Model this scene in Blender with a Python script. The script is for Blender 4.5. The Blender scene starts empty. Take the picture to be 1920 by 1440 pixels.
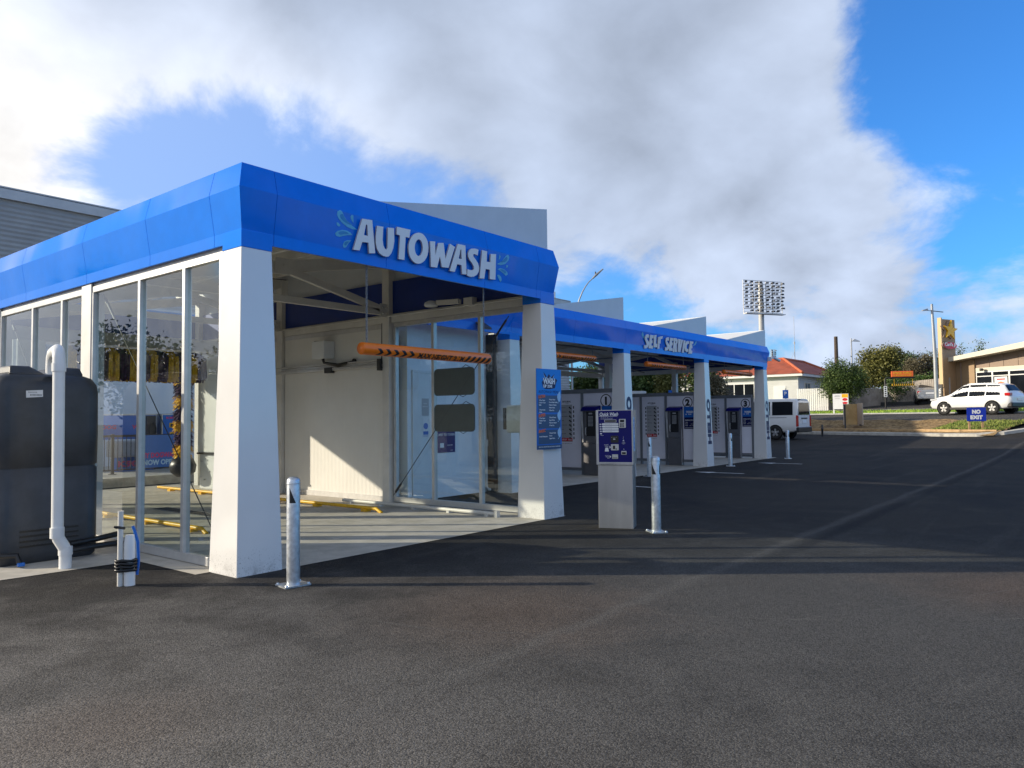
import bpy, math, random
from mathutils import Vector, Matrix
from mathutils.geometry import tessellate_polygon

S = bpy.context.scene
COL = S.collection
R = math.radians
rnd = random.Random(7)

# ------------------------------------------------------------------ camera
CF, CPITCH, CROLL, CAZ = 1409.64, .0455, -.011, .6765      # focal length in pixels of a 1920 wide frame
CPOS = Vector((-3.7397, -6.1815, 1.40))
_F = Vector((math.cos(CAZ)*math.cos(CPITCH), math.sin(CAZ)*math.cos(CPITCH), math.sin(CPITCH)))
_R0 = Vector((math.sin(CAZ), -math.cos(CAZ), 0)); _U0 = _R0.cross(_F)
_R = _R0*math.cos(CROLL) + _U0*math.sin(CROLL); _U = -_R0*math.sin(CROLL) + _U0*math.cos(CROLL)
cd = bpy.data.cameras.new('camera'); cam = bpy.data.objects.new('camera', cd); COL.objects.link(cam)
cd.sensor_width = 36; cd.lens = CF/1920*36; cd.clip_end = 3000; cd.clip_start = .05
cam.matrix_world = Matrix(((_R.x, _U.x, -_F.x, CPOS.x), (_R.y, _U.y, -_F.y, CPOS.y), (_R.z, _U.z, -_F.z, CPOS.z), (0, 0, 0, 1)))
S.camera = cam
def ray(x, y): return (_F + _R*((x-960)/CF) - _U*((y-720)/CF))
def at(x, y, D): return CPOS + ray(x, y)*D

# ------------------------------------------------------------------ light
SUN_AZ, SUN_EL = math.atan2(.797, -.604), R(19.9)
SUNV = Vector((math.cos(SUN_AZ)*math.cos(SUN_EL), math.sin(SUN_AZ)*math.cos(SUN_EL), math.sin(SUN_EL)))
sd = bpy.data.lights.new('sun', 'SUN'); sun = bpy.data.objects.new('sun', sd); COL.objects.link(sun)
sd.energy = 3.35; sd.angle = R(.55); sd.color = (1, .885, .70)
sun.rotation_euler = SUNV.to_track_quat('Z', 'Y').to_euler()
S.view_settings.view_transform = 'Standard'; S.view_settings.look = 'None'; S.view_settings.gamma = 1
S.view_settings.exposure = .76
S.cycles.max_bounces = 8; S.cycles.transparent_max_bounces = 16; S.cycles.diffuse_bounces = 4
S.cycles.use_denoising = True
S.cycles.sample_clamp_indirect = 6

class NT:
    """small node tree helper"""
    def __init__(s, t): s.t = t; s.n = t.nodes; s.l = t.links
    def new(s, typ, **k):
        n = s.n.new(typ)
        for a, b in k.items(): setattr(n, a, b)
        return n
    def put(s, v, sock):
        if hasattr(v, 'is_linked') or hasattr(v, 'links'): s.l.new(v, sock)
        else: sock.default_value = v
    def math(s, op, a, b=None, c=None, clamp=False):
        n = s.new('ShaderNodeMath', operation=op, use_clamp=clamp)
        for i, v in enumerate((a, b, c)):
            if v is not None: s.put(v, n.inputs[i])
        return n.outputs[0]
    def vmath(s, op, a, b=None, scale=None):
        n = s.new('ShaderNodeVectorMath', operation=op)
        s.put(a, n.inputs[0])
        if b is not None: s.put(b, n.inputs[1])
        if scale is not None: s.put(scale, n.inputs['Scale'])
        return n.outputs['Value' if op in ('DOT_PRODUCT', 'LENGTH') else 'Vector']
    def noise(s, vec, scale, detail=4, rough=.55, dist=0):
        n = s.new('ShaderNodeTexNoise'); s.put(vec, n.inputs['Vector'])
        n.inputs['Scale'].default_value = scale; n.inputs['Detail'].default_value = detail
        n.inputs['Roughness'].default_value = rough; n.inputs['Distortion'].default_value = dist
        return n.outputs['Fac']
    def mapr(s, v, a, b, c=0, d=1, kind='SMOOTHSTEP'):
        n = s.new('ShaderNodeMapRange', interpolation_type=kind)
        s.put(v, n.inputs['Value'])
        for k, x in zip(('From Min', 'From Max', 'To Min', 'To Max'), (a, b, c, d)): s.put(x, n.inputs[k])
        return n.outputs['Result']
    def mix(s, f, a, b, blend='MIX'):
        n = s.new('ShaderNodeMix', data_type='RGBA', blend_type=blend)
        s.put(f, n.inputs[0])
        for v, i in ((a, 6), (b, 7)):
            s.put(v if hasattr(v, 'links') else (*v[:3], 1), n.inputs[i])
        return n.outputs[2]

# ------------------------------------------------------------------ sky
W = bpy.data.worlds.new('World'); S.world = W; W.use_nodes = True
T = NT(W.node_tree); T.n.clear()
tc = T.new('ShaderNodeTexCoord'); dirv = T.vmath('NORMALIZE', tc.outputs['Generated'])
sky = T.new('ShaderNodeTexSky', sky_type='NISHITA', sun_disc=False, sun_elevation=SUN_EL, sun_rotation=math.atan2(SUNV.x, SUNV.y))
sky.air_density = 1.0; sky.dust_density = 1.2; sky.ozone_density = 1.6
# clouds: direction, cover, brightness; unseen overhead ones dimmed to cut light on the ground
CL = [((.311,.876,.368),1,.62),((.40,.80,.44),1,.70),((.55,.70,.45),1,.58),((.69,.59,.42),1,.50),((.80,.46,.42),1,.44),((.865,.28,.42),1,.50),
 ((.91,.18,.38),.08,.6),((.925,.08,.37),.0,.6),((.29,.90,.30),.80,1.0),((.25,.92,.33),.9,1.0),((.389,.861,.315),.20,.85),((.47,.80,.37),.62,.78),((.512,.786,.335),.22,.8),
 ((.60,.72,.33),.12,.8),((.64,.66,.38),.85,.62),((.70,.64,.30),.08,.6),((.76,.53,.36),1,.46),((.87,.34,.35),1,.40),((.917,.25,.33),.95,.46),((.945,.17,.31),.0,.6),
 ((.956,.09,.27),.0,.5),((.325,.912,.255),.85,.95),((.373,.89,.245),.1,.9),((.74,.60,.28),.55,.6),((.79,.54,.265),.95,.58),((.875,.42,.25),1,.42),((.93,.29,.235),1,.40),
 ((.965,.19,.215),.85,.42),((.977,.08,.19),.45,.5),((.826,.536,.175),.10,.62),((.87,.46,.15),.04,.62),((.89,.40,.20),.85,.50),((.935,.31,.16),.80,.46),((.965,.22,.14),.75,.42),
 ((.985,.12,.115),.80,.58),((.945,.31,.10),.15,.6),((.97,.20,.09),.55,.5),((.990,.05,.14),.35,.6),
 ((-.57,.75,.34),.75,1.05),((-.26,.93,.25),.15,.9),((-.42,.85,.30),.9,1.0),((-.53,.8,.2),.2,.9),((-.08,.95,.28),.85,.95),((-.35,.90,.13),1,.72),((-.2,.95,.13),1,.7),((-.45,.88,.08),1,.7),((-.70,.65,.3),.7,.95),((.1,.95,.3),.6,.95),((.1,.97,.15),.7,.85),((-.9,.2,.35),.62,.75),((-.2,-.9,.4),.5,.62),((.5,-.8,.35),.45,.6),((0,.2,.97),.85,.22),((.4,.3,.87),.9,.26),((-.4,.0,.9),.9,.30),((-.6,-.6,.5),.7,.66),((-.97,.15,.15),.75,.66)]
acc = None
for d, c, b in CL:
    d = Vector(d).normalized()
    if d.z < .6: b = b+.11 if b <= .5 else (b-.09 if b < .8 else b)
    k = 170.0 if d.z < .5 and d.y > .5 or (d.x > 0 and d.y > 0 and d.z < .5) else 14.0
    w = T.math('POWER', 2.71828, T.math('MULTIPLY_ADD', T.vmath('DOT_PRODUCT', dirv, tuple(d)), k, -k))
    v = T.vmath('SCALE', (c, b, 1), scale=w)
    acc = v if acc is None else T.vmath('ADD', acc, v)
sp = T.new('ShaderNodeSeparateXYZ'); T.put(acc, sp.inputs[0])
wsum = T.math('ADD', sp.outputs[2], 1e-6)
cov = T.math('DIVIDE', sp.outputs[0], wsum); bri = T.math('DIVIDE', sp.outputs[1], wsum)
sd3 = T.new('ShaderNodeSeparateXYZ'); T.put(dirv, sd3.inputs[0])
zz = T.math('ADD', T.math('ABSOLUTE', sd3.outputs[2]), .50)
cmb = T.new('ShaderNodeCombineXYZ')
T.put(T.math('DIVIDE', sd3.outputs[0], zz), cmb.inputs[0]); T.put(T.math('DIVIDE', sd3.outputs[1], zz), cmb.inputs[1]); cmb.inputs[2].default_value = 1.7
n1 = T.noise(cmb.outputs[0], 3.4, 12, .60, .25)
n2 = T.noise(cmb.outputs[0], 1.6, 4, .5, .2)
nl = T.noise(T.vmath('ADD', cmb.outputs[0], (-.05, .068, .03)), 3.4, 7, .52, .25)
nb = T.noise(cmb.outputs[0], 3.4, 7, .52, .25)
n3 = T.noise(cmb.outputs[0], 7.0, 7, .55, .3)
f = T.math('ADD', cov, T.math('MULTIPLY_ADD', n1, 1.0, -.5))
alpha = T.mapr(f, .40, .60)
dens = T.mapr(f, .55, 1.15)
shade = T.math('MULTIPLY', bri, T.math('MULTIPLY_ADD', n2, .30, T.math('MULTIPLY_ADD', n3, .16, .42)))
edge = T.math('MULTIPLY_ADD', dens, -.22, 1.18)
shade = T.math('MULTIPLY', shade, edge)
shade = T.math('MULTIPLY', shade, T.math('MULTIPLY_ADD', T.math('SUBTRACT', nb, nl), 1.1, 1.0))
cloud = T.vmath('SCALE', T.mix(T.mapr(bri, .48, .95), (.83, .98, 1.27), (1.02, 1.0, .98)), scale=shade)
SKY_STR = .15
bg_sky = T.vmath('SCALE', T.vmath('MULTIPLY', sky.outputs[0], (.21, .57, 1.02)), scale=SKY_STR)
aur = T.mapr(T.vmath('DOT_PRODUCT', dirv, tuple(SUNV)), -.25, .65, 0, .8)
bg_sky = T.mix(aur, bg_sky, (.25, .345, .57))
col = T.mix(alpha, bg_sky, cloud)
bg = T.new('ShaderNodeBackground'); T.put(col, bg.inputs[0]); bg.inputs[1].default_value = 1.0
wo = T.new('ShaderNodeOutputWorld'); T.l.new(bg.outputs[0], wo.inputs[0])

# ------------------------------------------------------------------ materials
def _mat(name):
    m = bpy.data.materials.new(name); m.use_nodes = True
    t = NT(m.node_tree); b = m.node_tree.nodes['Principled BSDF']
    return m, t, b
def pm(name, col, rough=.5, metal=0, var=.12, vs=2.5, bump=0, bs=40, coat=0, spec=.5, stretch=None, emit=0):
    """painted / moulded / metal surface with a little dirt and unevenness"""
    m, t, b = _mat(name)
    co = t.new('ShaderNodeTexCoord').outputs['Object']
    if stretch:
        mp = t.new('ShaderNodeMapping'); t.put(co, mp.inputs[0]); mp.inputs['Scale'].default_value = stretch; co2 = mp.outputs[0]
    else: co2 = co
    n = t.noise(co2, vs, 6, .6)
    dark = tuple(c*(1-var) for c in col); lite = tuple(min(1, c*(1+var*.6)) for c in col)
    t.put(t.mix(t.mapr(n, .3, .7), dark, lite), b.inputs['Base Color'])
    t.put(t.math('MULTIPLY_ADD', n, .12, rough-.06, clamp=True), b.inputs['Roughness'])
    b.inputs['Metallic'].default_value = metal; b.inputs['Specular IOR Level'].default_value = spec
    b.inputs['Coat Weight'].default_value = coat; b.inputs['Coat Roughness'].default_value = .05
    if bump:
        bn = t.new('ShaderNodeBump'); bn.inputs['Strength'].default_value = bump; bn.inputs['Distance'].default_value = .01
        t.put(t.noise(co2, bs, 4, .6), bn.inputs['Height']); t.l.new(bn.outputs[0], b.inputs['Normal'])
    if emit:
        t.put((*col, 1), b.inputs['Emission Color']); b.inputs['Emission Strength'].default_value = emit
    return m
def ribbed(name, col, axis, period, depth, rough=.45, var=.1, sharp=False, spec=.4):
    """sheet with ribs (corrugated iron, weatherboard, ribbed panel)"""
    m, t, b = _mat(name)
    co = t.new('ShaderNodeTexCoord').outputs['Object']
    n = t.noise(co, 1.3, 6, .6)
    t.put(t.mix(t.mapr(n, .3, .7), tuple(c*(1-var) for c in col), tuple(min(1, c*(1+var*.5)) for c in col)), b.inputs['Base Color'])
    b.inputs['Roughness'].default_value = rough; b.inputs['Specular IOR Level'].default_value = spec
    s = t.new('ShaderNodeSeparateXYZ'); t.put(co, s.inputs[0])
    a = t.math('DIVIDE', s.outputs[axis], period)
    if sharp: h = t.math('FRACT', a)
    else: h = t.math('ABSOLUTE', t.math('SUBTRACT', t.math('FRACT', a), .5))
    bn = t.new('ShaderNodeBump'); bn.inputs['Strength'].default_value = 1; bn.inputs['Distance'].default_value = depth
    t.put(h, bn.inputs['Height']); t.l.new(bn.outputs[0], b.inputs['Normal'])
    return m
def panel_paint(name, col, rough=.16, wob=.55, coat=.6, spec=.5):
    """glossy folded sheet panel, slightly oil-canned"""
    m, t, b = _mat(name)
    co = t.new('ShaderNodeTexCoord').outputs['Object']
    n = t.noise(co, 6, 5, .6)
    t.put(t.mix(t.mapr(n, .3, .7), tuple(c*.93 for c in col), col), b.inputs['Base Color'])
    b.inputs['Roughness'].default_value = rough; b.inputs['Coat Weight'].default_value = coat
    b.inputs['Coat Roughness'].default_value = .03; b.inputs['Specular IOR Level'].default_value = spec
    bn = t.new('ShaderNodeBump'); bn.inputs['Strength'].default_value = wob; bn.inputs['Distance'].default_value = .03
    t.put(t.noise(co, .9, 1, .4), bn.inputs['Height'])
    t.l.new(bn.outputs[0], b.inputs['Normal']); t.l.new(bn.outputs[0], b.inputs['Coat Normal'])
    return m
def glass_mat(name, tint=(.90, .95, .93), refl=1.0, dirt=.06):
    m = bpy.data.materials.new(name); m.use_nodes = True; t = NT(m.node_tree); t.n.clear()
    o = t.new('ShaderNodeOutputMaterial'); tr = t.new('ShaderNodeBsdfTransparent'); gl = t.new('ShaderNodeBsdfGlossy')
    tr.inputs[0].default_value = (*tint, 1); gl.inputs['Roughness'].default_value = .004
    fr = t.new('ShaderNodeFresnel'); fr.inputs[0].default_value = 1.5
    geo = t.new('ShaderNodeNewGeometry')
    front = t.math('SUBTRACT', 1.0, geo.outputs['Backfacing'])
    mx = t.new('ShaderNodeMixShader'); t.put(t.math('MULTIPLY', t.math('MULTIPLY', fr.outputs[0], front), refl, clamp=True), mx.inputs[0])
    t.l.new(tr.outputs[0], mx.inputs[1]); t.l.new(gl.outputs[0], mx.inputs[2])
    df = t.new('ShaderNodeBsdfDiffuse'); df.inputs[0].default_value = (.6, .6, .58, 1)
    co = t.new('ShaderNodeTexCoord').outputs['Object']
    dm = t.math('MULTIPLY', t.mapr(t.noise(co, 2.2, 8, .7), .45, .85), dirt)
    m2 = t.new('ShaderNodeMixShader'); t.put(dm, m2.inputs[0]); t.l.new(mx.outputs[0], m2.inputs[1]); t.l.new(df.outputs[0], m2.inputs[2])
    t.l.new(m2.outputs[0], o.inputs[0]); return m
def asphalt_mat(name, base=.05, worn_lit=True):
    m, t, b = _mat(name)
    co = t.new('ShaderNodeTexCoord').outputs['Object']
    big = t.noise(co, .30, 6, .62, .8); mid = t.noise(co, 1.5, 7, .68, .4); fine = t.noise(co, 150, 3, .75)
    vo = t.new('ShaderNodeTexVoronoi'); t.put(co, vo.inputs['Vector']); vo.inputs['Scale'].default_value = 120
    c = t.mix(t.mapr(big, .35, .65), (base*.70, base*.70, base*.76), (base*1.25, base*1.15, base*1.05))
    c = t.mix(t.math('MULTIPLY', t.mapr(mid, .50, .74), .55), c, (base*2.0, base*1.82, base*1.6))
    if worn_lit:
        sx = t.new('ShaderNodeSeparateXYZ'); t.put(co, sx.inputs[0]); X, Y = sx.outputs[0], sx.outputs[1]
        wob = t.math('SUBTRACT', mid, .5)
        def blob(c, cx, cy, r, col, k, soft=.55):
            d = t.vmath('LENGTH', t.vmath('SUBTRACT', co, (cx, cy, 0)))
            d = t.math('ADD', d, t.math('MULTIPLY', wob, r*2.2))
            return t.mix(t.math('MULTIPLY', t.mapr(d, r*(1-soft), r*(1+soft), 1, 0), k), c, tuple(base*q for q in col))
        # trafficked, dusty yard by the first pillar, lightened further to stand for sunlight
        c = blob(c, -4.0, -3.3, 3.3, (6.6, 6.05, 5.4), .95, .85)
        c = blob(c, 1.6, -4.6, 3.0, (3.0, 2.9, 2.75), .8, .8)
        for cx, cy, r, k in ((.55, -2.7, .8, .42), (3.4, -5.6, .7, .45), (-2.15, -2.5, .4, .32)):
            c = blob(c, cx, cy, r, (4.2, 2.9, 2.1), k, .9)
        # joint between two lanes of asphalt, parallel with the building
        jd = t.math('ABSOLUTE', t.math('ADD', t.math('ADD', Y, 3.30), t.math('MULTIPLY', wob, .30)))
        jm = t.math('MULTIPLY', t.mapr(jd, .01, .11, 1, 0), t.mapr(X, -3.2, -.8))
        c = t.mix(t.math('MULTIPLY', jm, t.mapr(fine,     .30, .65, .15, .55)), c, (base*4.2, base*4.0, base*3.7))
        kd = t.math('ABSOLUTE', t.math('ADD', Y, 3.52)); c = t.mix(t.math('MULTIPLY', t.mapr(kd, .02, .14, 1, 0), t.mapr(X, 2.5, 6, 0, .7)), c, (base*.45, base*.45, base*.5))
        # long thin scrape marks
        for x0_, y0_, q, w in ((.75, 1.8, .117, .011), (-1.05, .9, -.16, .02), (-.2, 2.0, .30, .014)):
            yy = t.math('ADD', Y, y0_); px_ = t.math('MULTIPLY_ADD', t.math('MULTIPLY', yy, yy), q, x0_)
            ad = t.math('ABSOLUTE', t.math('SUBTRACT', X, px_))
            am = t.math('MULTIPLY', t.mapr(ad, w*.4, w*1.6, 1, 0), t.math('MULTIPLY', t.mapr(yy, -.3, .2, 1, 0), t.mapr(mid, .38, .60, .0, .55)))
            c = t.mix(am, c, (base*4.2, base*4.0, base*3.7))
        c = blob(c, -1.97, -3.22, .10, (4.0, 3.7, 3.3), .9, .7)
        # faint curved wheel tracks
        mp = t.new('ShaderNodeMapping'); t.put(co, mp.inputs[0]); mp.inputs['Rotation'].default_value = (0, 0, R(-14)); mp.inputs['Scale'].default_value = (.10, 1.5, 1)
        st = t.noise(mp.outputs[0], 1.1, 5, .6, .8)
        c = t.mix(t.math('MULTIPLY', t.mapr(st, .54, .74), .45), c, (base*2.5, base*2.35, base*2.2))
    sc = t.new('ShaderNodeSeparateColor'); t.put(vo.outputs['Color'], sc.inputs[0])
    stone = t.mapr(sc.outputs[0], 0, 1.0, .58, 1.5, 'LINEAR')
    pit = t.mapr(fine, .36, .60, .42, 1.12)
    c = t.mix(1.0, c, t.vmath('SCALE', (1, 1, 1), scale=t.math('MULTIPLY', stone, pit)), 'MULTIPLY')
    t.put(c, b.inputs['Base Color']); b.inputs['Roughness'].default_value = .85; b.inputs['Specular IOR Level'].default_value = .14
    h = t.math('SUBTRACT', t.math('MULTIPLY', fine, 1.0), t.math('MULTIPLY', vo.outputs['Distance'], .7))
    bn = t.new('ShaderNodeBump'); bn.inputs['Strength'].default_value = .6; bn.inputs['Distance'].default_value = .010
    t.put(h, bn.inputs['Height']); t.l.new(bn.outputs[0], b.inputs['Normal'])
    return m
def mottled(name, ca, cb, scale, rough=.85, bump=.3, bs=60, cc=None, dist=.012):
    m, t, b = _mat(name)
    co = t.new('ShaderNodeTexCoord').outputs['Object']
    c = t.mix(t.mapr(t.noise(co, scale, 8, .65, .3), .35, .65), ca, cb)
    if cc: c = t.mix(t.math('MULTIPLY', t.mapr(t.noise(co, scale*.17, 4, .6), .5, .7), .75), c, cc)
    t.put(c, b.inputs['Base Color']); b.inputs['Roughness'].default_value = rough; b.inputs['Specular IOR Level'].default_value = .3
    bn = t.new('ShaderNodeBump'); bn.inputs['Strength'].default_value = bump; bn.inputs['Distance'].default_value = dist
    t.put(t.noise(co, bs, 6, .7), bn.inputs['Height']); t.l.new(bn.outputs[0], b.inputs['Normal'])
    return m
def leaf_mat(name, ca, cb, cc):
    m, t, b = _mat(name)
    co = t.new('ShaderNodeTexCoord').outputs['Object']
    c = t.mix(t.mapr(t.noise(co, 1.6, 4, .6), .35, .65), ca, cb)
    c = t.mix(t.mapr(t.noise(co, 9, 3, .7), .55, .72), c, cc)
    t.put(c, b.inputs['Base Color']); b.inputs['Roughness'].default_value = .55; b.inputs['Specular IOR Level'].default_value = .3
    b.inputs['Subsurface Weight'].default_value = 0
    return m

M = {}
M['white'] = pm('white_powder_coat', (.78, .765, .74), .20, var=.02, coat=.3)
M['pillar'] = pm('white_pillar_sheet', (.78, .765, .74), .20, var=.02, coat=.3)
def splash_dirt(m):
    t = NT(m.node_tree); b = m.node_tree.nodes['Principled BSDF']; src = b.inputs['Base Color'].links[0].from_socket
    co = t.new('ShaderNodeTexCoord').outputs['Object']; sx = t.new('ShaderNodeSeparateXYZ'); t.put(co, sx.inputs[0])
    k = t.math('MULTIPLY', t.mapr(t.noise(co, 70, 3, .7), .60, .66), t.mapr(sx.outputs[2], .03, .30, 1, 0))
    k2 = t.math('MULTIPLY', t.mapr(t.noise(co, 9, 6, .7, .5), .45, .75, 0, .5), t.mapr(sx.outputs[2], .0, .20, 1, 0))
    t.put(t.mix(t.math('MAXIMUM', k, k2), src, (.20, .18, .16)), b.inputs['Base Color'])
splash_dirt(M['pillar'])
M['greywhite'] = pm('off_white_steel', (.68, .66, .61), .42, var=.10)
M['blue'] = panel_paint('glossy_blue_panel', (.0, .20, .86), .08, .75, 0, .30)
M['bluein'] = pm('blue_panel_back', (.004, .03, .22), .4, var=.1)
M['alu'] = pm('anodised_aluminium', (.60, .59, .57), .34, .35, var=.08, vs=8)
M['chain'] = pm('chain_steel', (.30, .30, .30), .45, .6, var=.2)
M['galv'] = pm('galvanised_steel', (.62, .65, .68), .36, .8, var=.20, vs=22, bump=.05)
M['stain'] = pm('brushed_stainless', (.52, .51, .50), .34, .85, var=.14, vs=3, stretch=(1, 1, .15))
M['shadestain'] = pm('shaded_stainless', (.20, .195, .20), .42, .7, var=.10, vs=3)  # stainless darkened for the pedestal face that lies in shade
M['glass'] = glass_mat('clear_glass', (.93, .965, .95), 2.1, .07)
M['carglass'] = pm('dark_car_glass', (.010, .012, .016), .05, var=.1, spec=.18)
M['panel'] = ribbed('insulated_white_panel', (.74, .725, .675), 1, .105, .004, .35, .05)
M['partition'] = pm('partition_sheet', (.80, .79, .86), .30, var=.04)
M['framegrey'] = pm('grey_frame', (.19, .20, .215), .4, .2, var=.1)
M['roofin'] = ribbed('roof_sheet_underside', (.80, .79, .74), 0, .19, .02, .5, .08)
M['roofout'] = ribbed('roof_sheet_white', (.80, .80, .79), 0, .19, .025, .45, .05)
M['fin'] = pm('grey_white_cladding', (.62, .645, .67), .38, var=.05)
M['corr'] = ribbed('corrugated_grey', (.34, .335, .32), 2, .14, .045, .5, .12)
M['corrtrim'] = pm('grey_barge', (.50, .50, .49), .45, var=.08)
M['tank'] = pm('charcoal_plastic', (.042, .046, .053), .42, var=.25, vs=5, bump=.06, bs=150, spec=.45)
M['tankchalk'] = pm('pale_tank_label', (.75, .75, .75), .5, var=.05)
M['pvc'] = pm('white_pvc', (.80, .80, .78), .32, var=.06)
M['blackplast'] = pm('black_plastic', (.012, .012, .013), .38, var=.2)
M['black'] = pm('black_print', (.010, .010, .012), .45, var=.1)
M['navy'] = pm('navy_print', (.006, .008, .075), .35, var=.08, spec=.3)
M['navyface'] = pm('deep_blue_face', (.005, .005, .14), .35, var=.06, spec=.25)
M['signblue'] = pm('sign_blue', (.005, .13, .52), .32, var=.06)
M['signcyan'] = pm('sign_bright_blue', (.003, .22, .70), .35, var=.06, spec=.3)
M['signnavy'] = pm('sign_slate_blue', (.035, .075, .17), .35, var=.06)
M['cyan'] = pm('water_blue', (.13, .52, .80), .3, var=.12, vs=9)
M['cyandark'] = pm('water_dark', (.03, .27, .62), .3, var=.12)
M['pale'] = pm('pale_blue_print', (.38, .60, .82), .4, var=.06)
M['letter'] = pm('white_letter', (.92, .92, .94), .35, var=.04)
M['paper'] = pm('white_print', (.80, .80, .80), .5, var=.03)
M['sheetgrey'] = pm('grey_print', (.42, .42, .43), .5, var=.05)
M['orange'] = pm('orange_tube', (.95, .205, .012), .30, var=.08, spec=.5)
M['orangeprint'] = pm('orange_print', (.90, .16, .03), .4, var=.06)
M['red'] = pm('red_print', (.62, .02, .03), .4, var=.08)
M['magenta'] = pm('magenta_print', (.62, .02, .16), .4, var=.08)
M['yellow'] = pm('yellow_paint', (.85, .47, .01), .42, var=.15, vs=12)
M['purple'] = pm('purple_bristle', (.055, .018, .08), .7, var=.3, vs=40)
M['ybristle'] = pm('yellow_bristle', (.78, .47, .015), .7, var=.3, vs=40)
M['mach'] = pm('machine_white', (.74, .76, .76), .35, var=.06)
M['greengrey'] = pm('grey_green_board', (.085, .105, .10), .42, var=.10, vs=4)
M['concrete'] = mottled('concrete_slab', (.44, .41, .35), (.56, .52, .455), 3.0, .72, .15, 70, (.36, .34, .30), .004)
M['kerb'] = mottled('kerb_concrete', (.40, .38, .34), (.54, .52, .47), 4, .8, .2, 60)
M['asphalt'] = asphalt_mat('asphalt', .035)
M['road'] = asphalt_mat('old_road', .085, False)
M['marking'] = mottled('road_paint', (.62, .62, .60), (.80, .80, .78), 9, .6, .2, 60)
M['dirt'] = mottled('bare_dirt', (.20, .13, .06), (.46, .31, .15), 5, .95, 1.0, 22, (.14, .09, .05), .08)
M['timber'] = mottled('pine_timber', (.42, .27, .13), (.56, .38, .20), 5, .7, .15, 30)
M['plywood'] = mottled('plywood', (.45, .28, .11), (.58, .38, .17), 2, .7, .1, 20)
M['fencewood'] = ribbed('paling_fence', (.20, .175, .155), 0, .16, .05, .8, .3)
M['fencewhite'] = ribbed('white_paling', (.62, .60, .57), 0, .2, .05, .7, .15)
M['tan'] = pm('tan_cladding', (.36, .235, .125), .6, var=.08)
M['tanlite'] = pm('pale_tan_cladding', (.50, .40, .31), .6, var=.06)
M['brownclad'] = pm('brown_cladding', (.30, .21, .15), .6, var=.06)
M['cream'] = pm('cream_trim', (.66, .60, .48), .55, var=.06)
M['weather'] = ribbed('weatherboard', (.74, .74, .72), 2, .18, .03, .5, .06, True)
M['whitewall'] = pm('white_wall', (.80, .79, .76), .5, var=.05)
M['tile'] = ribbed('terracotta_roof', (.40, .095, .045), 2, .12, .04, .7, .25)
M['carwhite'] = pm('car_white', (.80, .80, .79), .18, var=.03, coat=.8)
M['carsilver'] = pm('car_silver', (.42, .43, .44), .28, .5, var=.05, coat=.7)
M['tyre'] = pm('tyre_rubber', (.018, .018, .018), .8, var=.2)
M['rim'] = pm('alloy_rim', (.55, .55, .55), .3, .8, var=.1)
M['tail'] = pm('red_lamp', (.45, .01, .012), .12, var=.1, coat=.5)
M['lamp'] = pm('clear_lamp', (.72, .74, .76), .12, .3, var=.1, coat=.5)
M['bark'] = pm('bark', (.10, .075, .055), .9, var=.4, vs=8, bump=.5)
M['leafA'] = leaf_mat('dark_leaf', (.030, .058, .014), (.095, .145, .034), (.22, .26, .08))
M['leafB'] = leaf_mat('olive_leaf', (.085, .090, .020), (.19, .185, .05), (.32, .29, .10))
M['leafC'] = leaf_mat('bright_leaf', (.035, .075, .016), (.085, .15, .035), (.15, .21, .06))
M['leafD'] = leaf_mat('brown_twig_leaf', (.085, .075, .045), (.15, .13, .075), (.21, .18, .11))
M['ltpole'] = pm('pole_grey', (.40, .41, .42), .4, .4, var=.1)
M['darkpole'] = pm('dark_pole', (.05, .05, .052), .5, .3, var=.1)

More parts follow.
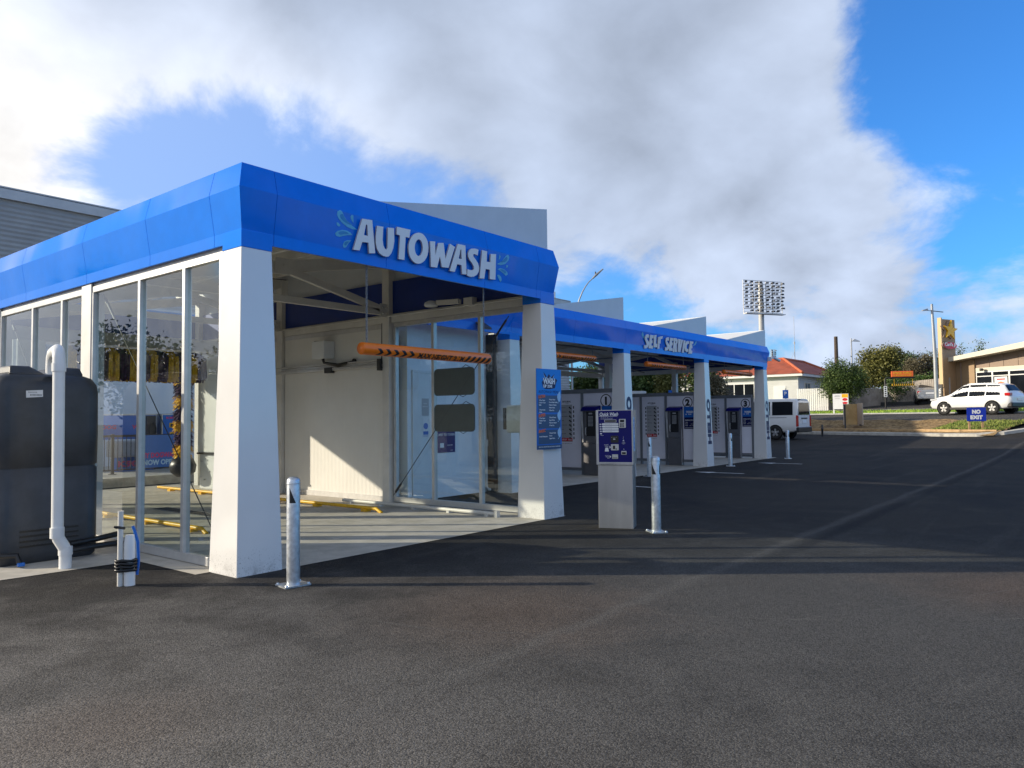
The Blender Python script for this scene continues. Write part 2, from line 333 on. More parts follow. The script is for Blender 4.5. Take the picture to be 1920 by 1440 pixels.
# ------------------------------------------------------------------ mesh helpers
class MB:
    def __init__(s): s.v = []; s.f = []; s.m = []; s.sm = []
    def add(s, vs, fs, mi=0, sm=False):
        o = len(s.v); s.v += [tuple(v) for v in vs]
        for f in fs: s.f.append(tuple(i+o for i in f)); s.m.append(mi); s.sm.append(sm)
        return s
    def box(s, x0, x1, y0, y1, z0, z1, mi=0):
        return s.hexa([(x0,y0,z0),(x1,y0,z0),(x1,y1,z0),(x0,y1,z0),(x0,y0,z1),(x1,y0,z1),(x1,y1,z1),(x0,y1,z1)], mi)
    def hexa(s, p, mi=0):
        return s.add(p, [(3,2,1,0),(4,5,6,7),(0,1,5,4),(1,2,6,5),(2,3,7,6),(3,0,4,7)], mi)
    def bar(s, a, b, w, h, mi=0, up=(0,0,1)):
        a = Vector(a); b = Vector(b); d = (b-a).normalized(); u = Vector(up)
        if abs(d.dot(u)) > .98: u = Vector((0,1,0))
        r = d.cross(u).normalized()*(w/2); u = r.cross(d).normalized()*(h/2)
        return s.hexa([a-r-u, a+r-u, b+r-u, b-r-u, a-r+u, a+r+u, b+r+u, b-r+u], mi)
    def tube(s, pts, r, seg=10, mi=0, caps=True, sm=True):
        pts = [Vector(p) for p in pts]; n = len(pts); rr = r if isinstance(r, (list, tuple)) else [r]*n
        vs = []; pr = None
        for i, p in enumerate(pts):
            d = (pts[min(i+1, n-1)]-pts[max(i-1, 0)]).normalized()
            if pr is None:
                q = Vector((0,0,1)) if abs(d.z) < .9 else Vector((1,0,0)); pr = d.cross(q).normalized()
            else: pr = (pr-d*pr.dot(d)).normalized()
            q = d.cross(pr)
            for k in range(seg):
                a = 2*math.pi*k/seg; vs.append(p+(pr*math.cos(a)+q*math.sin(a))*rr[i])
        fs = [(i*seg+k, i*seg+(k+1) % seg, (i+1)*seg+(k+1) % seg, (i+1)*seg+k) for i in range(n-1) for k in range(seg)]
        s.add(vs, fs, mi, sm)
        if caps:
            s.add(vs[:seg], [tuple(range(seg))[::-1]], mi); s.add(vs[-seg:], [tuple(range(seg))], mi)
        return s
    def lathe(s, prof, c=(0,0,0), seg=20, mi=0, axis=2, sm=True):
        vs = []
        for r, z in prof:
            for k in range(seg):
                a = 2*math.pi*k/seg; p = [r*math.cos(a), r*math.sin(a), z]
                if axis == 0: p = [p[2], p[0], p[1]]
                if axis == 1: p = [p[1], p[2], p[0]]
                vs.append((p[0]+c[0], p[1]+c[1], p[2]+c[2]))
        n = len(prof)
        fs = [(i*seg+k, i*seg+(k+1) % seg, (i+1)*seg+(k+1) % seg, (i+1)*seg+k) for i in range(n-1) for k in range(seg)]
        return s.add(vs, fs, mi, sm)
    def frust(s, b, t, z0, z1, mi=0):
        return s.hexa([(b[0],b[2],z0),(b[1],b[2],z0),(b[1],b[3],z0),(b[0],b[3],z0),(t[0],t[2],z1),(t[1],t[2],z1),(t[1],t[3],z1),(t[0],t[3],z1)], mi)
    def poly(s, loop, hole, fn, d0, d1, mi=0, mside=None):
        """2D outline (with an optional hole) extruded from depth d0 to d1; fn(x, y, d) -> point"""
        lp = [Vector((x, y, 0)) for x, y in loop]; hs = [Vector((x, y, 0)) for x, y in hole] if hole else []
        allp = lp+hs; tri = tessellate_polygon([lp, hs] if hs else [lp]); n = len(allp)
        vs = [fn(p.x, p.y, d1) for p in allp]+[fn(p.x, p.y, d0) for p in allp]
        def up(t):
            a, b, c = (allp[i] for i in t); return (b-a).cross(c-a).z > 0
        fs = []
        for t in tri:
            t = tuple(t) if up(t) else tuple(t)[::-1]
            fs += [t, tuple(i+n for i in t[::-1])]
        s.add(vs, fs, mi)
        for L, o in ((lp, 0), (hs, len(lp))):
            k = len(L)
            if not k: continue
            ar = sum(L[i].x*L[(i+1) % k].y-L[(i+1) % k].x*L[i].y for i in range(k))
            sd = []
            for i in range(k):
                a, b = o+i, o+(i+1) % k
                sd.append((a, a+n, b+n, b) if (ar > 0) == (o == 0) else (b, b+n, a+n, a))
            s.add(vs, sd, mi if mside is None else mside)
        return s
    def grid(s, pts, mi=0, sm=False, flip=False):
        nu = len(pts); nv = len(pts[0]); vs = [p for row in pts for p in row]
        fs = [(i*nv+j, (i+1)*nv+j, (i+1)*nv+j+1, i*nv+j+1) for i in range(nu-1) for j in range(nv-1)]
        if flip: fs = [f[::-1] for f in fs]
        return s.add(vs, fs, mi, sm)
    def build(s, name, mats, parent=None, bevel=0, seg=2, label=None, auto=False):
        me = bpy.data.meshes.new(name); me.from_pydata(s.v, [], s.f)
        for m in (mats if isinstance(mats, (list, tuple)) else [mats]): me.materials.append(M[m] if isinstance(m, str) else m)
        me.polygons.foreach_set('material_index', s.m); me.polygons.foreach_set('use_smooth', s.sm); me.update()
        o = bpy.data.objects.new(name, me); COL.objects.link(o)
        if parent is not None: o.parent = parent
        if bevel:
            b = o.modifiers.new('bevel', 'BEVEL'); b.width = bevel; b.segments = seg; b.limit_method = 'ANGLE'; b.angle_limit = R(35)
        if label: o['label'] = label
        return o
def thing(name, label, cat, loc=(0,0,0), rz=0, group=None):
    o = bpy.data.objects.new(name, None); COL.objects.link(o); o.location = loc; o.rotation_euler = (0, 0, rz)
    o.empty_display_size = .2
    return tag(o, label, cat, group)
def tag(o, label, cat, group=None):
    o['label'] = label; o['category'] = cat
    if group: o['group'] = group
    return o
def kind(o, k): o['kind'] = k; return o
KIDS = {}
def dup(root, label=None, loc=None, rz=None):
    """a copy of a thing with its parts and their sub-parts"""
    def cp(o, par):
        c = o.copy(); COL.objects.link(c)
        if par is not None: c.parent = par
        for ch in list(o.children): cp(ch, c)
        return c
    r = cp(root, None)
    if label: r['label'] = label
    if loc is not None: r.location = loc
    if rz is not None: r.rotation_euler = (0, 0, rz)
    return r
_tx = {}
def glyphs(s, bold=.0, ext=.5):
    key = (s, bold)
    if key not in _tx:
        c = bpy.data.curves.new('lettering_curve', 'FONT'); c.body = s; c.size = 1; c.extrude = ext; c.offset = bold; c.resolution_u = 3
        o = bpy.data.objects.new('lettering_curve', c); me = bpy.data.meshes.new_from_object(o)
        vs = [tuple(v.co) for v in me.vertices]; fs = [tuple(p.vertices) for p in me.polygons]
        bpy.data.objects.remove(o); bpy.data.meshes.remove(me); bpy.data.curves.remove(c)
        _tx[key] = (vs, fs)
    return _tx[key]
def text(mb, s, fn, x, y, h, mi=0, width=None, bold=.012, d0=.001, d1=.003, align='L', shear=0):
    """write s with capital height h; left edge x, baseline y; fn(x, y, depth) -> point"""
    vs, fs = glyphs(s, bold)
    if not vs: return mb
    k = h/.73; x0 = min(v[0] for v in vs); x1 = max(v[0] for v in vs); kx = k
    if width: kx = width/max(1e-6, x1-x0)
    w = (x1-x0)*kx; off = {'L': 0, 'C': -w/2, 'R': -w}[align]
    return mb.add([fn(x+off+(v[0]-x0)*kx+shear*v[1]*k, y+v[1]*k, d0 if v[2] < 0 else d1) for v in vs], fs, mi)
def plane_fn(o, u, v):
    o = Vector(o); u = Vector(u).normalized(); v = Vector(v).normalized(); n = u.cross(v)
    return lambda x, y, d: o+u*x+v*y+n*d
def rect(mb, fn, x0, x1, y0, y1, d0=0, d1=.002, mi=0):
    return mb.poly([(x0, y0), (x1, y0), (x1, y1), (x0, y1)], None, fn, d0, d1, mi)
def rrect(x0, x1, y0, y1, r, n=5):
    out = []
    for cx, cy, a in ((x1-r, y0+r, -90), (x1-r, y1-r, 0), (x0+r, y1-r, 90), (x0+r, y0+r, 180)):
        for i in range(n+1):
            t = R(a+90*i/n); out.append((cx+r*math.cos(t), cy+r*math.sin(t)))
    return out
def ell(cx, cy, rx, ry, n=24): return [(cx+rx*math.cos(2*math.pi*i/n), cy+ry*math.sin(2*math.pi*i/n)) for i in range(n)]
AUTO=[([(1.429,3.533),(1.564,3.543),(1.65,3.207),(1.567,3.193),(1.543,3.302),(1.459,3.294),(1.435,3.201),(1.35,3.196)],[(1.486,3.481),(1.504,3.484),(1.527,3.371),(1.472,3.369)]),([(1.637,3.498),(1.727,3.504),(1.735,3.363),(1.754,3.305),(1.78,3.276),(1.803,3.271),(1.815,3.293),(1.791,3.508),(1.882,3.519),(1.904,3.376),(1.898,3.301),(1.876,3.24),(1.846,3.204),(1.813,3.194),(1.764,3.197),(1.709,3.216),(1.666,3.262),(1.643,3.319),(1.636,3.385)],[]),([(1.922,3.541),(2.126,3.545),(2.121,3.454),(2.065,3.456),(2.08,3.201),(1.993,3.199),(1.98,3.457),(1.926,3.459)],[]),([(2.435,3.392),(2.436,3.352),(2.43,3.313),(2.416,3.277),(2.395,3.245),(2.367,3.22),(2.336,3.202),(2.302,3.192),(2.266,3.191),(2.232,3.199),(2.2,3.215),(2.172,3.239),(2.149,3.268),(2.133,3.302),(2.124,3.34),(2.122,3.378),(2.129,3.416),(2.142,3.451),(2.162,3.483),(2.189,3.508),(2.219,3.527),(2.253,3.537),(2.288,3.539),(2.323,3.533),(2.356,3.517),(2.384,3.494),(2.408,3.465),(2.425,3.43)],[(2.344,3.382),(2.345,3.353),(2.339,3.326),(2.328,3.303),(2.312,3.287),(2.293,3.28),(2.273,3.281),(2.254,3.291),(2.237,3.309),(2.225,3.333),(2.218,3.361),(2.217,3.39),(2.222,3.417),(2.233,3.44),(2.249,3.456),(2.267,3.464),(2.287,3.463),(2.307,3.453),(2.324,3.435),(2.336,3.41)]),([(2.449,3.474),(2.531,3.486),(2.556,3.33),(2.586,3.478),(2.672,3.493),(2.732,3.315),(2.782,3.502),(2.87,3.479),(2.798,3.219),(2.687,3.211),(2.634,3.33),(2.606,3.194),(2.506,3.187)],[]),([(2.915,3.524),(3.05,3.527),(3.127,3.187),(3.046,3.177),(3.018,3.285),(2.943,3.284),(2.912,3.186),(2.823,3.186)],[(2.971,3.462),(2.987,3.467),(3.009,3.356),(2.96,3.354)]),([(3.296,3.516),(3.295,3.445),(3.254,3.451),(3.223,3.453),(3.208,3.441),(3.216,3.42),(3.264,3.389),(3.315,3.352),(3.346,3.298),(3.345,3.253),(3.318,3.21),(3.268,3.181),(3.212,3.169),(3.164,3.17),(3.139,3.176),(3.132,3.251),(3.18,3.248),(3.223,3.251),(3.252,3.272),(3.244,3.302),(3.199,3.34),(3.151,3.371),(3.122,3.405),(3.114,3.442),(3.129,3.482),(3.163,3.507),(3.215,3.518),(3.258,3.52)],[]),([(3.366,3.524),(3.461,3.524),(3.474,3.395),(3.545,3.4),(3.536,3.503),(3.639,3.517),(3.68,3.198),(3.567,3.189),(3.553,3.306),(3.469,3.305),(3.462,3.181),(3.373,3.173)],[])]
ADROP=[[(1.131,3.554),(1.163,3.577),(1.189,3.569),(1.222,3.525),(1.275,3.476),(1.341,3.446),(1.41,3.42),(1.345,3.413),(1.267,3.427),(1.196,3.458),(1.152,3.49),(1.131,3.522)],[(1.32,3.56),(1.341,3.554),(1.35,3.48),(1.319,3.506),(1.302,3.535)],[(1.134,3.444),(1.157,3.446),(1.187,3.425),(1.169,3.407),(1.141,3.419)],[(1.128,3.332),(1.154,3.36),(1.212,3.382),(1.279,3.386),(1.322,3.375),(1.352,3.354),(1.285,3.341),(1.232,3.324),(1.188,3.305),(1.147,3.309)],[(1.345,3.297),(1.291,3.29),(1.253,3.269),(1.241,3.229),(1.257,3.205),(1.286,3.215),(1.309,3.257)],[(3.722,3.409),(3.811,3.452),(3.891,3.546),(3.932,3.562),(3.958,3.536),(3.945,3.487),(3.889,3.434),(3.807,3.408)],[(3.754,3.537),(3.784,3.515),(3.773,3.487),(3.75,3.466)],[(3.913,3.421),(3.949,3.429),(3.949,3.402),(3.918,3.391)],[(3.744,3.345),(3.793,3.369),(3.879,3.365),(3.949,3.338),(3.965,3.306),(3.925,3.287),(3.866,3.312),(3.798,3.336)],[(3.751,3.272),(3.786,3.281),(3.832,3.26),(3.855,3.223),(3.834,3.19),(3.796,3.222)]]
SELF=[([(12.63,3.409),(12.659,3.328),(12.598,3.336),(12.577,3.317),(12.597,3.284),(12.705,3.23),(12.724,3.17),(12.689,3.107),(12.61,3.071),(12.521,3.065),(12.492,3.146),(12.569,3.142),(12.608,3.162),(12.565,3.212),(12.491,3.276),(12.472,3.335),(12.501,3.385),(12.558,3.407)],[]),([(12.704,3.406),(12.888,3.407),(12.902,3.333),(12.829,3.332),(12.835,3.284),(12.872,3.282),(12.893,3.217),(12.84,3.209),(12.848,3.157),(12.922,3.156),(12.935,3.086),(12.733,3.083)],[]),([(12.905,3.413),(13.021,3.429),(13.071,3.217),(13.137,3.217),(13.155,3.133),(12.971,3.121)],[]),([(13.13,3.386),(13.356,3.425),(13.358,3.363),(13.277,3.343),(13.284,3.294),(13.299,3.237),(13.248,3.229),(13.277,3.11),(13.181,3.094)],[]),([(13.692,3.419),(13.718,3.33),(13.648,3.343),(13.628,3.314),(13.736,3.258),(13.793,3.207),(13.785,3.142),(13.722,3.093),(13.597,3.08),(13.564,3.164),(13.641,3.156),(13.681,3.186),(13.588,3.257),(13.544,3.318),(13.546,3.381),(13.605,3.413)],[]),([(13.772,3.416),(13.95,3.416),(13.965,3.353),(13.896,3.348),(13.9,3.306),(13.953,3.301),(13.964,3.237),(13.908,3.224),(13.918,3.165),(13.992,3.16),(14.005,3.092),(13.792,3.092)],[]),([(13.966,3.422),(14.092,3.431),(14.192,3.392),(14.214,3.329),(14.181,3.261),(14.256,3.084),(14.147,3.077),(14.093,3.218),(14.121,3.076),(14.031,3.07)],[(14.076,3.356),(14.12,3.35),(14.125,3.304),(14.087,3.297)]),([(14.22,3.418),(14.355,3.418),(14.388,3.266),(14.388,3.416),(14.504,3.415),(14.448,3.091),(14.302,3.091)],[]),([(14.538,3.408),(14.646,3.407),(14.661,3.09),(14.549,3.088)],[]),([(14.863,3.404),(14.876,3.337),(14.8,3.337),(14.762,3.291),(14.775,3.226),(14.829,3.196),(14.891,3.204),(14.907,3.129),(14.814,3.113),(14.717,3.146),(14.659,3.218),(14.654,3.322),(14.705,3.392),(14.786,3.407)],[]),([(14.926,3.413),(15.12,3.412),(15.125,3.35),(15.06,3.345),(15.063,3.307),(15.097,3.303),(15.116,3.238),(15.057,3.23),(15.065,3.177),(15.144,3.172),(15.152,3.09),(14.938,3.083)],[])]
SDROP=[[(12.363,3.446),(12.402,3.436),(12.447,3.379),(12.515,3.332),(12.507,3.301),(12.41,3.324),(12.34,3.38)],[(15.349,3.451),(15.385,3.414),(15.354,3.344),(15.189,3.303),(15.259,3.357)]]

# ================================================================== ground
NS, ES = Vector((.915, -.404)), Vector((.404, .915))
HP = [(-400, 0), (18, 0), (24, .06), (33.2, .32), (33.4, .34), (37.5, 1.0), (43, 1.37), (46, 1.66), (50, 2.0), (51.5, 2.1), (60, 2.2), (100, 2.3), (900, 2.4)]
def hz(s):
    for (a, za), (b, zb) in zip(HP, HP[1:]):
        if a <= s <= b: return za+(zb-za)*(s-a)/(b-a)
    return 2.4
def st(s, t, dz=0): return (NS.x*s+ES.x*t, NS.y*s+ES.y*t, hz(s)+dz)
def gz(x, y): return hz(NS.x*x+NS.y*y)
def gp(px, D):
    """point of the ground under picture column px at depth D"""
    z = 0
    for _ in range(20):
        lo, hi = -3000, 4000
        for _ in range(50):
            m = (lo+hi)/2
            if at(px, m, D).z > z: lo = m
            else: hi = m
        p = at(px, lo, D); z = gz(p.x, p.y)
    return Vector((p.x, p.y, z))
ss = sorted(set([-400, -120, -60, -30, -15, -8, -4, 0, 4, 8, 12, 15] + [p[0] for p in HP] + [21, 27, 30, 35, 40, 75, 200, 400]))
ts = [-500, -200, -80, -40, -20, -10, -5, 0, 5, 10, 15, 20, 30, 50, 80, 200, 600]
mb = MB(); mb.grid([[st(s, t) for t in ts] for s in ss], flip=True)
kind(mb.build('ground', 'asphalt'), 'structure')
def band(name, rows, tr, mat, knd='structure', dz=.012):
    mb = MB()
    mb.grid([[st(s, t, dz+z) for t in tr] for s, z in rows], flip=True)
    return kind(mb.build(name, mat), knd)
tr = [12.6, 16, 22, 30, 45, 70]
vr = random.Random(3)
mb = MB(); rows = []
for i in range(22):
    s = 33.4+4.0*i/21
    rows.append([st(s, 12.7+k*.55+(.9*(i/21)**2 if k == 0 else 0), .10*(1 if 0 < i < 21 else .4)+(vr.uniform(-.05, .07) if 0 < i < 21 else .02)) for k in range(96)])
mb.grid(rows, flip=True, sm=True)
kind(mb.build('verge', 'dirt'), 'structure')
# kerb round the verge, with its rounded nose
mb = MB()
nose = [(33.2, 70), (33.2, 14.6), (33.35, 13.4), (33.9, 12.5), (34.8, 12.0), (36.2, 11.7), (37.4, 11.5)]
for (a, ta), (b, tb) in zip(nose, nose[1:]):
    d = Vector((b-a, tb-ta)).normalized(); nn = Vector((-d.y, d.x))
    if nn.x < 0 and abs(d.x) < .5: nn = -nn
    if abs(d.x) >= .5: nn = Vector((-d.y, d.x)) if (-d.y*0+d.x) > 0 else -Vector((-d.y, d.x))
    for lo, w0, w1, h0, h1 in ((0, 0, .26, -.1, .13),):
        A = [(a, ta), (b, tb), (b+nn.x*w1, tb+nn.y*w1), (a+nn.x*w1, ta+nn.y*w1)]
        mb.hexa([st(s, t, h0) for s, t in A]+[st(s, t, h1) for s, t in A])
kind(mb.build('kerb', 'kerb'), 'structure')
mb = MB()
mb.hexa([st(34.0, 12.9, -.05), st(34.06, 12.9, -.05), st(34.06, 40, -.05), st(34.0, 40, -.05), st(34.0, 12.9, .20), st(34.06, 12.9, .20), st(34.06, 40, .20), st(34.0, 40, .20)])
tag(mb.build('timber_edging', 'timber'), 'long pine plank edging the bare dirt verge behind the kerb', 'garden edging')
tr2 = [-60, -20, 0, 11, 12.6, 20, 30, 50, 80]
band('road', [(37.6, .01), (40.3, .05), (43, .01)], tr2, 'road')
band('road_kerb', [(37.35, .03), (37.62, .03)], tr2, 'kerb')
band('far_kerb', [(42.9, .03), (43.15, .09)], tr2, 'kerb')
band('driveway', [(46.1, 0), (50.6, 0)], tr2, 'road')
band('driveway_kerb', [(45.9, .04), (46.15, .04)], tr2, 'kerb')
mb = MB(); mb.grid([[st(s, t, .028) for t in (-40, 0, 8, tt)] for s, tt in ((34.9, 9.2), (35.6, 10.2), (36.4, 10.9), (37.3, 11.4))], flip=True)
kind(mb.build('footpath', 'concrete'), 'structure')
# grass: blades over a green base
def grass(name, s0, s1, t0, t1, n, seed, zf):
    g = random.Random(seed); mb = MB()
    mb.grid([[st(s, t, .02+zf) for t in (t0, (t0+t1)/2, t1)] for s in (s0, (s0+s1)/2, s1)], flip=True)
    for _ in range(n):
        s = g.uniform(s0, s1); t = g.uniform(t0, t1); p = Vector(st(s, t, .02+zf)); a = g.uniform(0, 6.28); hgt = g.uniform(.05, .13); w = .03
        d = Vector((math.cos(a), math.sin(a), 0)); l = Vector((g.uniform(-.05, .05), g.uniform(-.05, .05), hgt))
        mb.add([p-d*w, p+d*w, p+l], [(0, 1, 2)])
    return kind(mb.build(name, 'grass'), 'stuff')
M['grass'] = mottled('lawn_green', (.16, .27, .03), (.34, .46, .07), 2.5, .8, .3, 30)
M['drygrass'] = mottled('sparse_grass', (.14, .20, .035), (.27, .31, .08), 3, .85, .3, 30, (.16, .10, .05))
grass('grass', 43.15, 45.9, -10, 60, 9000, 5, 0)
M['grass'] , keep = M['drygrass'], M['grass']
grass('grass', 34.2, 36.9, 12.9, 16.2, 2600, 6, .10)
M['grass'] = keep

# concrete slabs (structure) and painted arrows
mb = MB()
mb.add([(0, 0, .004), (5.16, 0, .004), (5.22, 10.4, .004), (0, 10.4, .004)], [(0, 1, 2, 3)])
mb.add([(-.15, .44, .004), (-.001, .44, .004), (-.001, 10.4, .004), (-.15, 10.4, .004)], [(0, 1, 2, 3)])
mb.add([(-2.9, 1.72, .004), (-.152, 1.60, .004), (-.152, 10.4, .004), (-2.9, 10.4, .004)], [(0, 1, 2, 3)])
mb.add([(7.2, 2.66, .004), (21.25, 2.66, .004), (21.25, 9.6, .004), (7.2, 9.6, .004)], [(0, 1, 2, 3)])
kind(mb.build('concrete_floor', 'concrete'), 'structure')
for i, x in enumerate((9.6, 13.89, 18.17)):
    mb = MB(); y0, y1 = .85, 2.15
    mb.add([(x-.045, y0, .008), (x+.045, y0, .008), (x+.045, y1-.5, .008), (x-.045, y1-.5, .008), (x-.19, y1-.5, .008), (x+.19, y1-.5, .008), (x, y1, .008)], [(0, 1, 2, 3), (4, 5, 6)])
    o = mb.build('arrow_marking', 'marking'); o['kind'] = 'structure'

def tree(name, label, loc, H, lumps, leaf, n, size, trunk_r=.16, seed=1, group=None, trunk_h=.35, limbs=5):
    """tapered trunk with limbs; crown of many small leaf faces gathered in clumps"""
    g = random.Random(seed); th = thing(name, label, 'bush' if 'bush' in name else 'tree', loc, 0, group)
    tb = MB(); top = H*.8
    pts = [(g.uniform(-.04, .04)*H*k/4, g.uniform(-.04, .04)*H*k/4, top*k/5) for k in range(6)]; pts[0] = (0, 0, -.15)
    tb.tube(pts, [trunk_r*(1-.16*k) for k in range(6)], 8)
    for k in range(limbs):
        z = H*g.uniform(trunk_h*.7, .65); L = g.choice(lumps); c = Vector(L[:3])*1.0
        base = Vector((0, 0, z)); tb.tube([base, base.lerp(c, .5)+Vector((0, 0, -.03*H)), c], [trunk_r*.5, trunk_r*.33, trunk_r*.1], 6)
    tb.build('trunk', 'bark', th)
    cb = MB(); tot = sum(l[3]*l[4] for l in lumps)
    for (cx, cy, cz, rx, rz_) in lumps:
        m = int(n*rx*rz_/tot); nc = max(5, m//26)
        cl = []
        for _ in range(nc):
            while True:
                p = Vector((g.uniform(-1, 1), g.uniform(-1, 1), g.uniform(-1, 1)))
                if .30 < p.length < 1: break
            p = p*(.72+.34*g.random())
            cl.append(Vector((cx+p.x*rx, cy+p.y*rx, cz+p.z*rz_)))
        for c in cl:
            cr = size*g.uniform(1.6, 3.0)
            for _ in range(26):
                p = c+Vector((g.gauss(0, .5), g.gauss(0, .5), g.gauss(0, .42)))*cr
                d = Vector((g.gauss(0, 1), g.gauss(0, 1), g.gauss(0, .7)))
                d = d.normalized() if d.length > .01 else Vector((1, 0, 0))
                e = d.cross(Vector((g.gauss(0, 1), g.gauss(0, 1), g.gauss(0, 1)))).normalized()
                a = size*g.uniform(.5, 1.0); b = a*.5
                cb.add([p-d*a*.5, p+e*b*.5, p+d*a*.5, p-e*b*.5], [(0, 1, 2, 3)])
    cb.build('crown', leaf, th)
    return th

# ================================================================== the automatic wash bay
TI, PW, L, ZT, DY = .077, .475, 5.117, 3.02, 10.0
aw = thing('wash_bay_building', 'tall automatic wash bay with glossy blue fascia lettered AUTOWASH and tapered white pillars', 'car wash', (0, 0, 0))
def pillar(mb, x, y, w=PW, t=TI, z=ZT, z0=-.02): mb.frust((x, x+w, y, y+w), (x+t, x+w-t, y+t, y+w-t), z0, z)
for x in (0, L-PW):
    mb = MB(); pillar(mb, x, 0); mb.build('pillar', 'pillar', aw, .006)
    mb = MB(); mb.box(x+TI-.003, x+PW-TI+.003, TI-.003, PW-TI+.003, ZT, 3.185); mb.build('pillar_collar', 'blue', aw, .003)
def fascia(mb, A, B, nrm, prof, mA=0, mB=0, gap=.0045):
    """folded panel from A to B (plan), profile (offset, z) outer then inner, ends mitred by mA / mB"""
    A = Vector(A); B = Vector(B); nrm = Vector(nrm); d = (B-A).normalized()
    n = len(prof); vs = []
    for P, m, sg in ((A, mA, -1), (B, mB, 1)):
        for o, z in prof:
            q = P+nrm*o+d*(sg*m*o) - d*sg*(gap/2 if not m else 0); vs.append((q.x, q.y, z))
    fs = [(i, i+n, (i+1) % n+n, (i+1) % n) for i in range(n)]+[tuple(range(n)), tuple(range(n))[::-1]]
    fs[-1] = tuple(i+n for i in reversed(range(n)))
    mb.add(vs, fs)
FP = [(0, 3.075), (0, 3.19), (.058, 3.568), (0, 3.81), (-.03, 3.815), (-.03, 3.075)]
x0, x1, y0 = TI, L-TI, TI
fr = [x0, .42, 1.85, 3.52, 4.62, x1]
for a, b in zip(fr, fr[1:]):
    mb = MB(); fascia(mb, (a, y0), (b, y0), (0, -1), FP, 1 if a == x0 else 0, 1 if b == x1 else 0); mb.build('fascia_panel', 'blue', aw, .002)
for a, b in zip(fr, fr[1:]):
    mb = MB(); fascia(mb, (b, DY), (a, DY), (0, 1), FP, 1 if b == x1 else 0, 1 if a == x0 else 0); mb.build('fascia_panel', 'blue', aw, .002)
lf = [y0, .55, 1.85, 3.45, 5.4, 7.4, DY]
for a, b in zip(lf, lf[1:]):
    mb = MB(); fascia(mb, (x0, b), (x0, a), (-1, 0), FP, 1 if b == DY else 0, 1 if a == y0 else 0); mb.build('fascia_panel', 'blue', aw, .002)
    mb = MB(); fascia(mb, (x1, a), (x1, b), (1, 0), FP, 1 if a == y0 else 0, 1 if b == DY else 0); mb.build('fascia_panel', 'blue', aw, .002)
# inner lining of the fascia and soffit
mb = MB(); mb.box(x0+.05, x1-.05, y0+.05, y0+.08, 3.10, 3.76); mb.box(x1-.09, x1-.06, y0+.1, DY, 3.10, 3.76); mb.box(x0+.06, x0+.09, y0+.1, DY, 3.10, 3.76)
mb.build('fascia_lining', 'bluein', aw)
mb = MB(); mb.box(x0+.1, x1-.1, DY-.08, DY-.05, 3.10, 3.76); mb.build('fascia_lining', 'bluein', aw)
# roof: single pitch rising to the right, purlins and rafters below
def rz(x): return 3.46+(x-.1)*.188
mb = MB()
mb.hexa([(.14, .22, rz(.14)), (5.0, .22, rz(5.0)), (5.0, DY-.05, rz(5.0)), (.14, DY-.05, rz(.14)), (.14, .22, rz(.14)+.04), (5.0, .22, rz(5.0)+.04), (5.0, DY-.05, rz(5.0)+.04), (.14, DY-.05, rz(.14)+.04)])
rf = mb.build('roof', 'roofin', aw)
mb = MB(); mb.hexa([(.10, .18, 3.3), (5.04, .18, 3.3), (5.04, .215, 3.3), (.10, .215, 3.3), (.10, .18, 3.53), (5.04, .18, 4.435), (5.04, .215, 4.435), (.10, .215, 3.53)])
mb.hexa([(5.005, .22, 3.75), (5.04, .22, 3.75), (5.04, DY, 3.75), (5.005, DY, 3.75), (5.005, .22, 4.40), (5.04, .22, 4.43), (5.04, DY, 4.43), (5.005, DY, 4.40)])
mb.build('roof_end_cladding', 'fin', rf)
mb = MB()
for x in (.55, 1.35, 2.15, 2.95, 3.75, 4.55): mb.box(x-.03, x+.03, .23, DY-.02, rz(x)-.17, rz(x)-.012)
mb.build('purlin', 'greywhite', rf)
for y in (.36, 3.47, 6.57, 9.7):
    mb = MB(); mb.bar((.2, y, rz(.2)-.27), (4.95, y, rz(4.95)-.27), .10, .18, up=(0, 0, 1)); mb.build('rafter', 'greywhite', rf)
for y in (3.47, 6.57):
    mb = MB()
    mb.bar((.22, y, 3.22), (4.86, y, 3.22), .07, .10)
    mb.bar((.3, y, 3.26), (2.75, y, 3.68), .07, .11); mb.bar((4.8, y, 3.26), (2.85, y, 3.68), .07, .11)
    mb.box(4.70, 4.95, y-.045, y-.036, 3.14, 3.36); mb.box(2.66, 2.92, y-.064, y-.055, 3.58, 3.82); mb.box(.2, .42, y-.045, y-.036, 3.14, 3.36)
    mb.bar((2.8, y, 3.66), (2.8, y, rz(2.8)-.2), .07, .08)
    for bx, bz in ((4.75, 3.2), (4.75, 3.29), (4.83, 3.2), (4.83, 3.29), (2.8, 3.72)): mb.lathe([(0, -.02), (.018, -.02), (.018, 0), (0, 0)], (bx, y-.05, bz), 8, 0, 1)
    mb.build('roof_truss', 'greywhite', aw)
mb = MB()
for a, b in (((.3, .5, 3.42), (4.9, 3.3, 4.15)), ((4.9, .5, 4.15), (.3, 3.3, 3.42)), ((.3, 3.6, 3.42), (4.9, 6.4, 4.15)), ((4.9, 3.6, 4.15), (.3, 6.4, 3.42))): mb.tube([a, b], .009, 6)
mb.build('roof_bracing_rod', 'darkpole', aw)
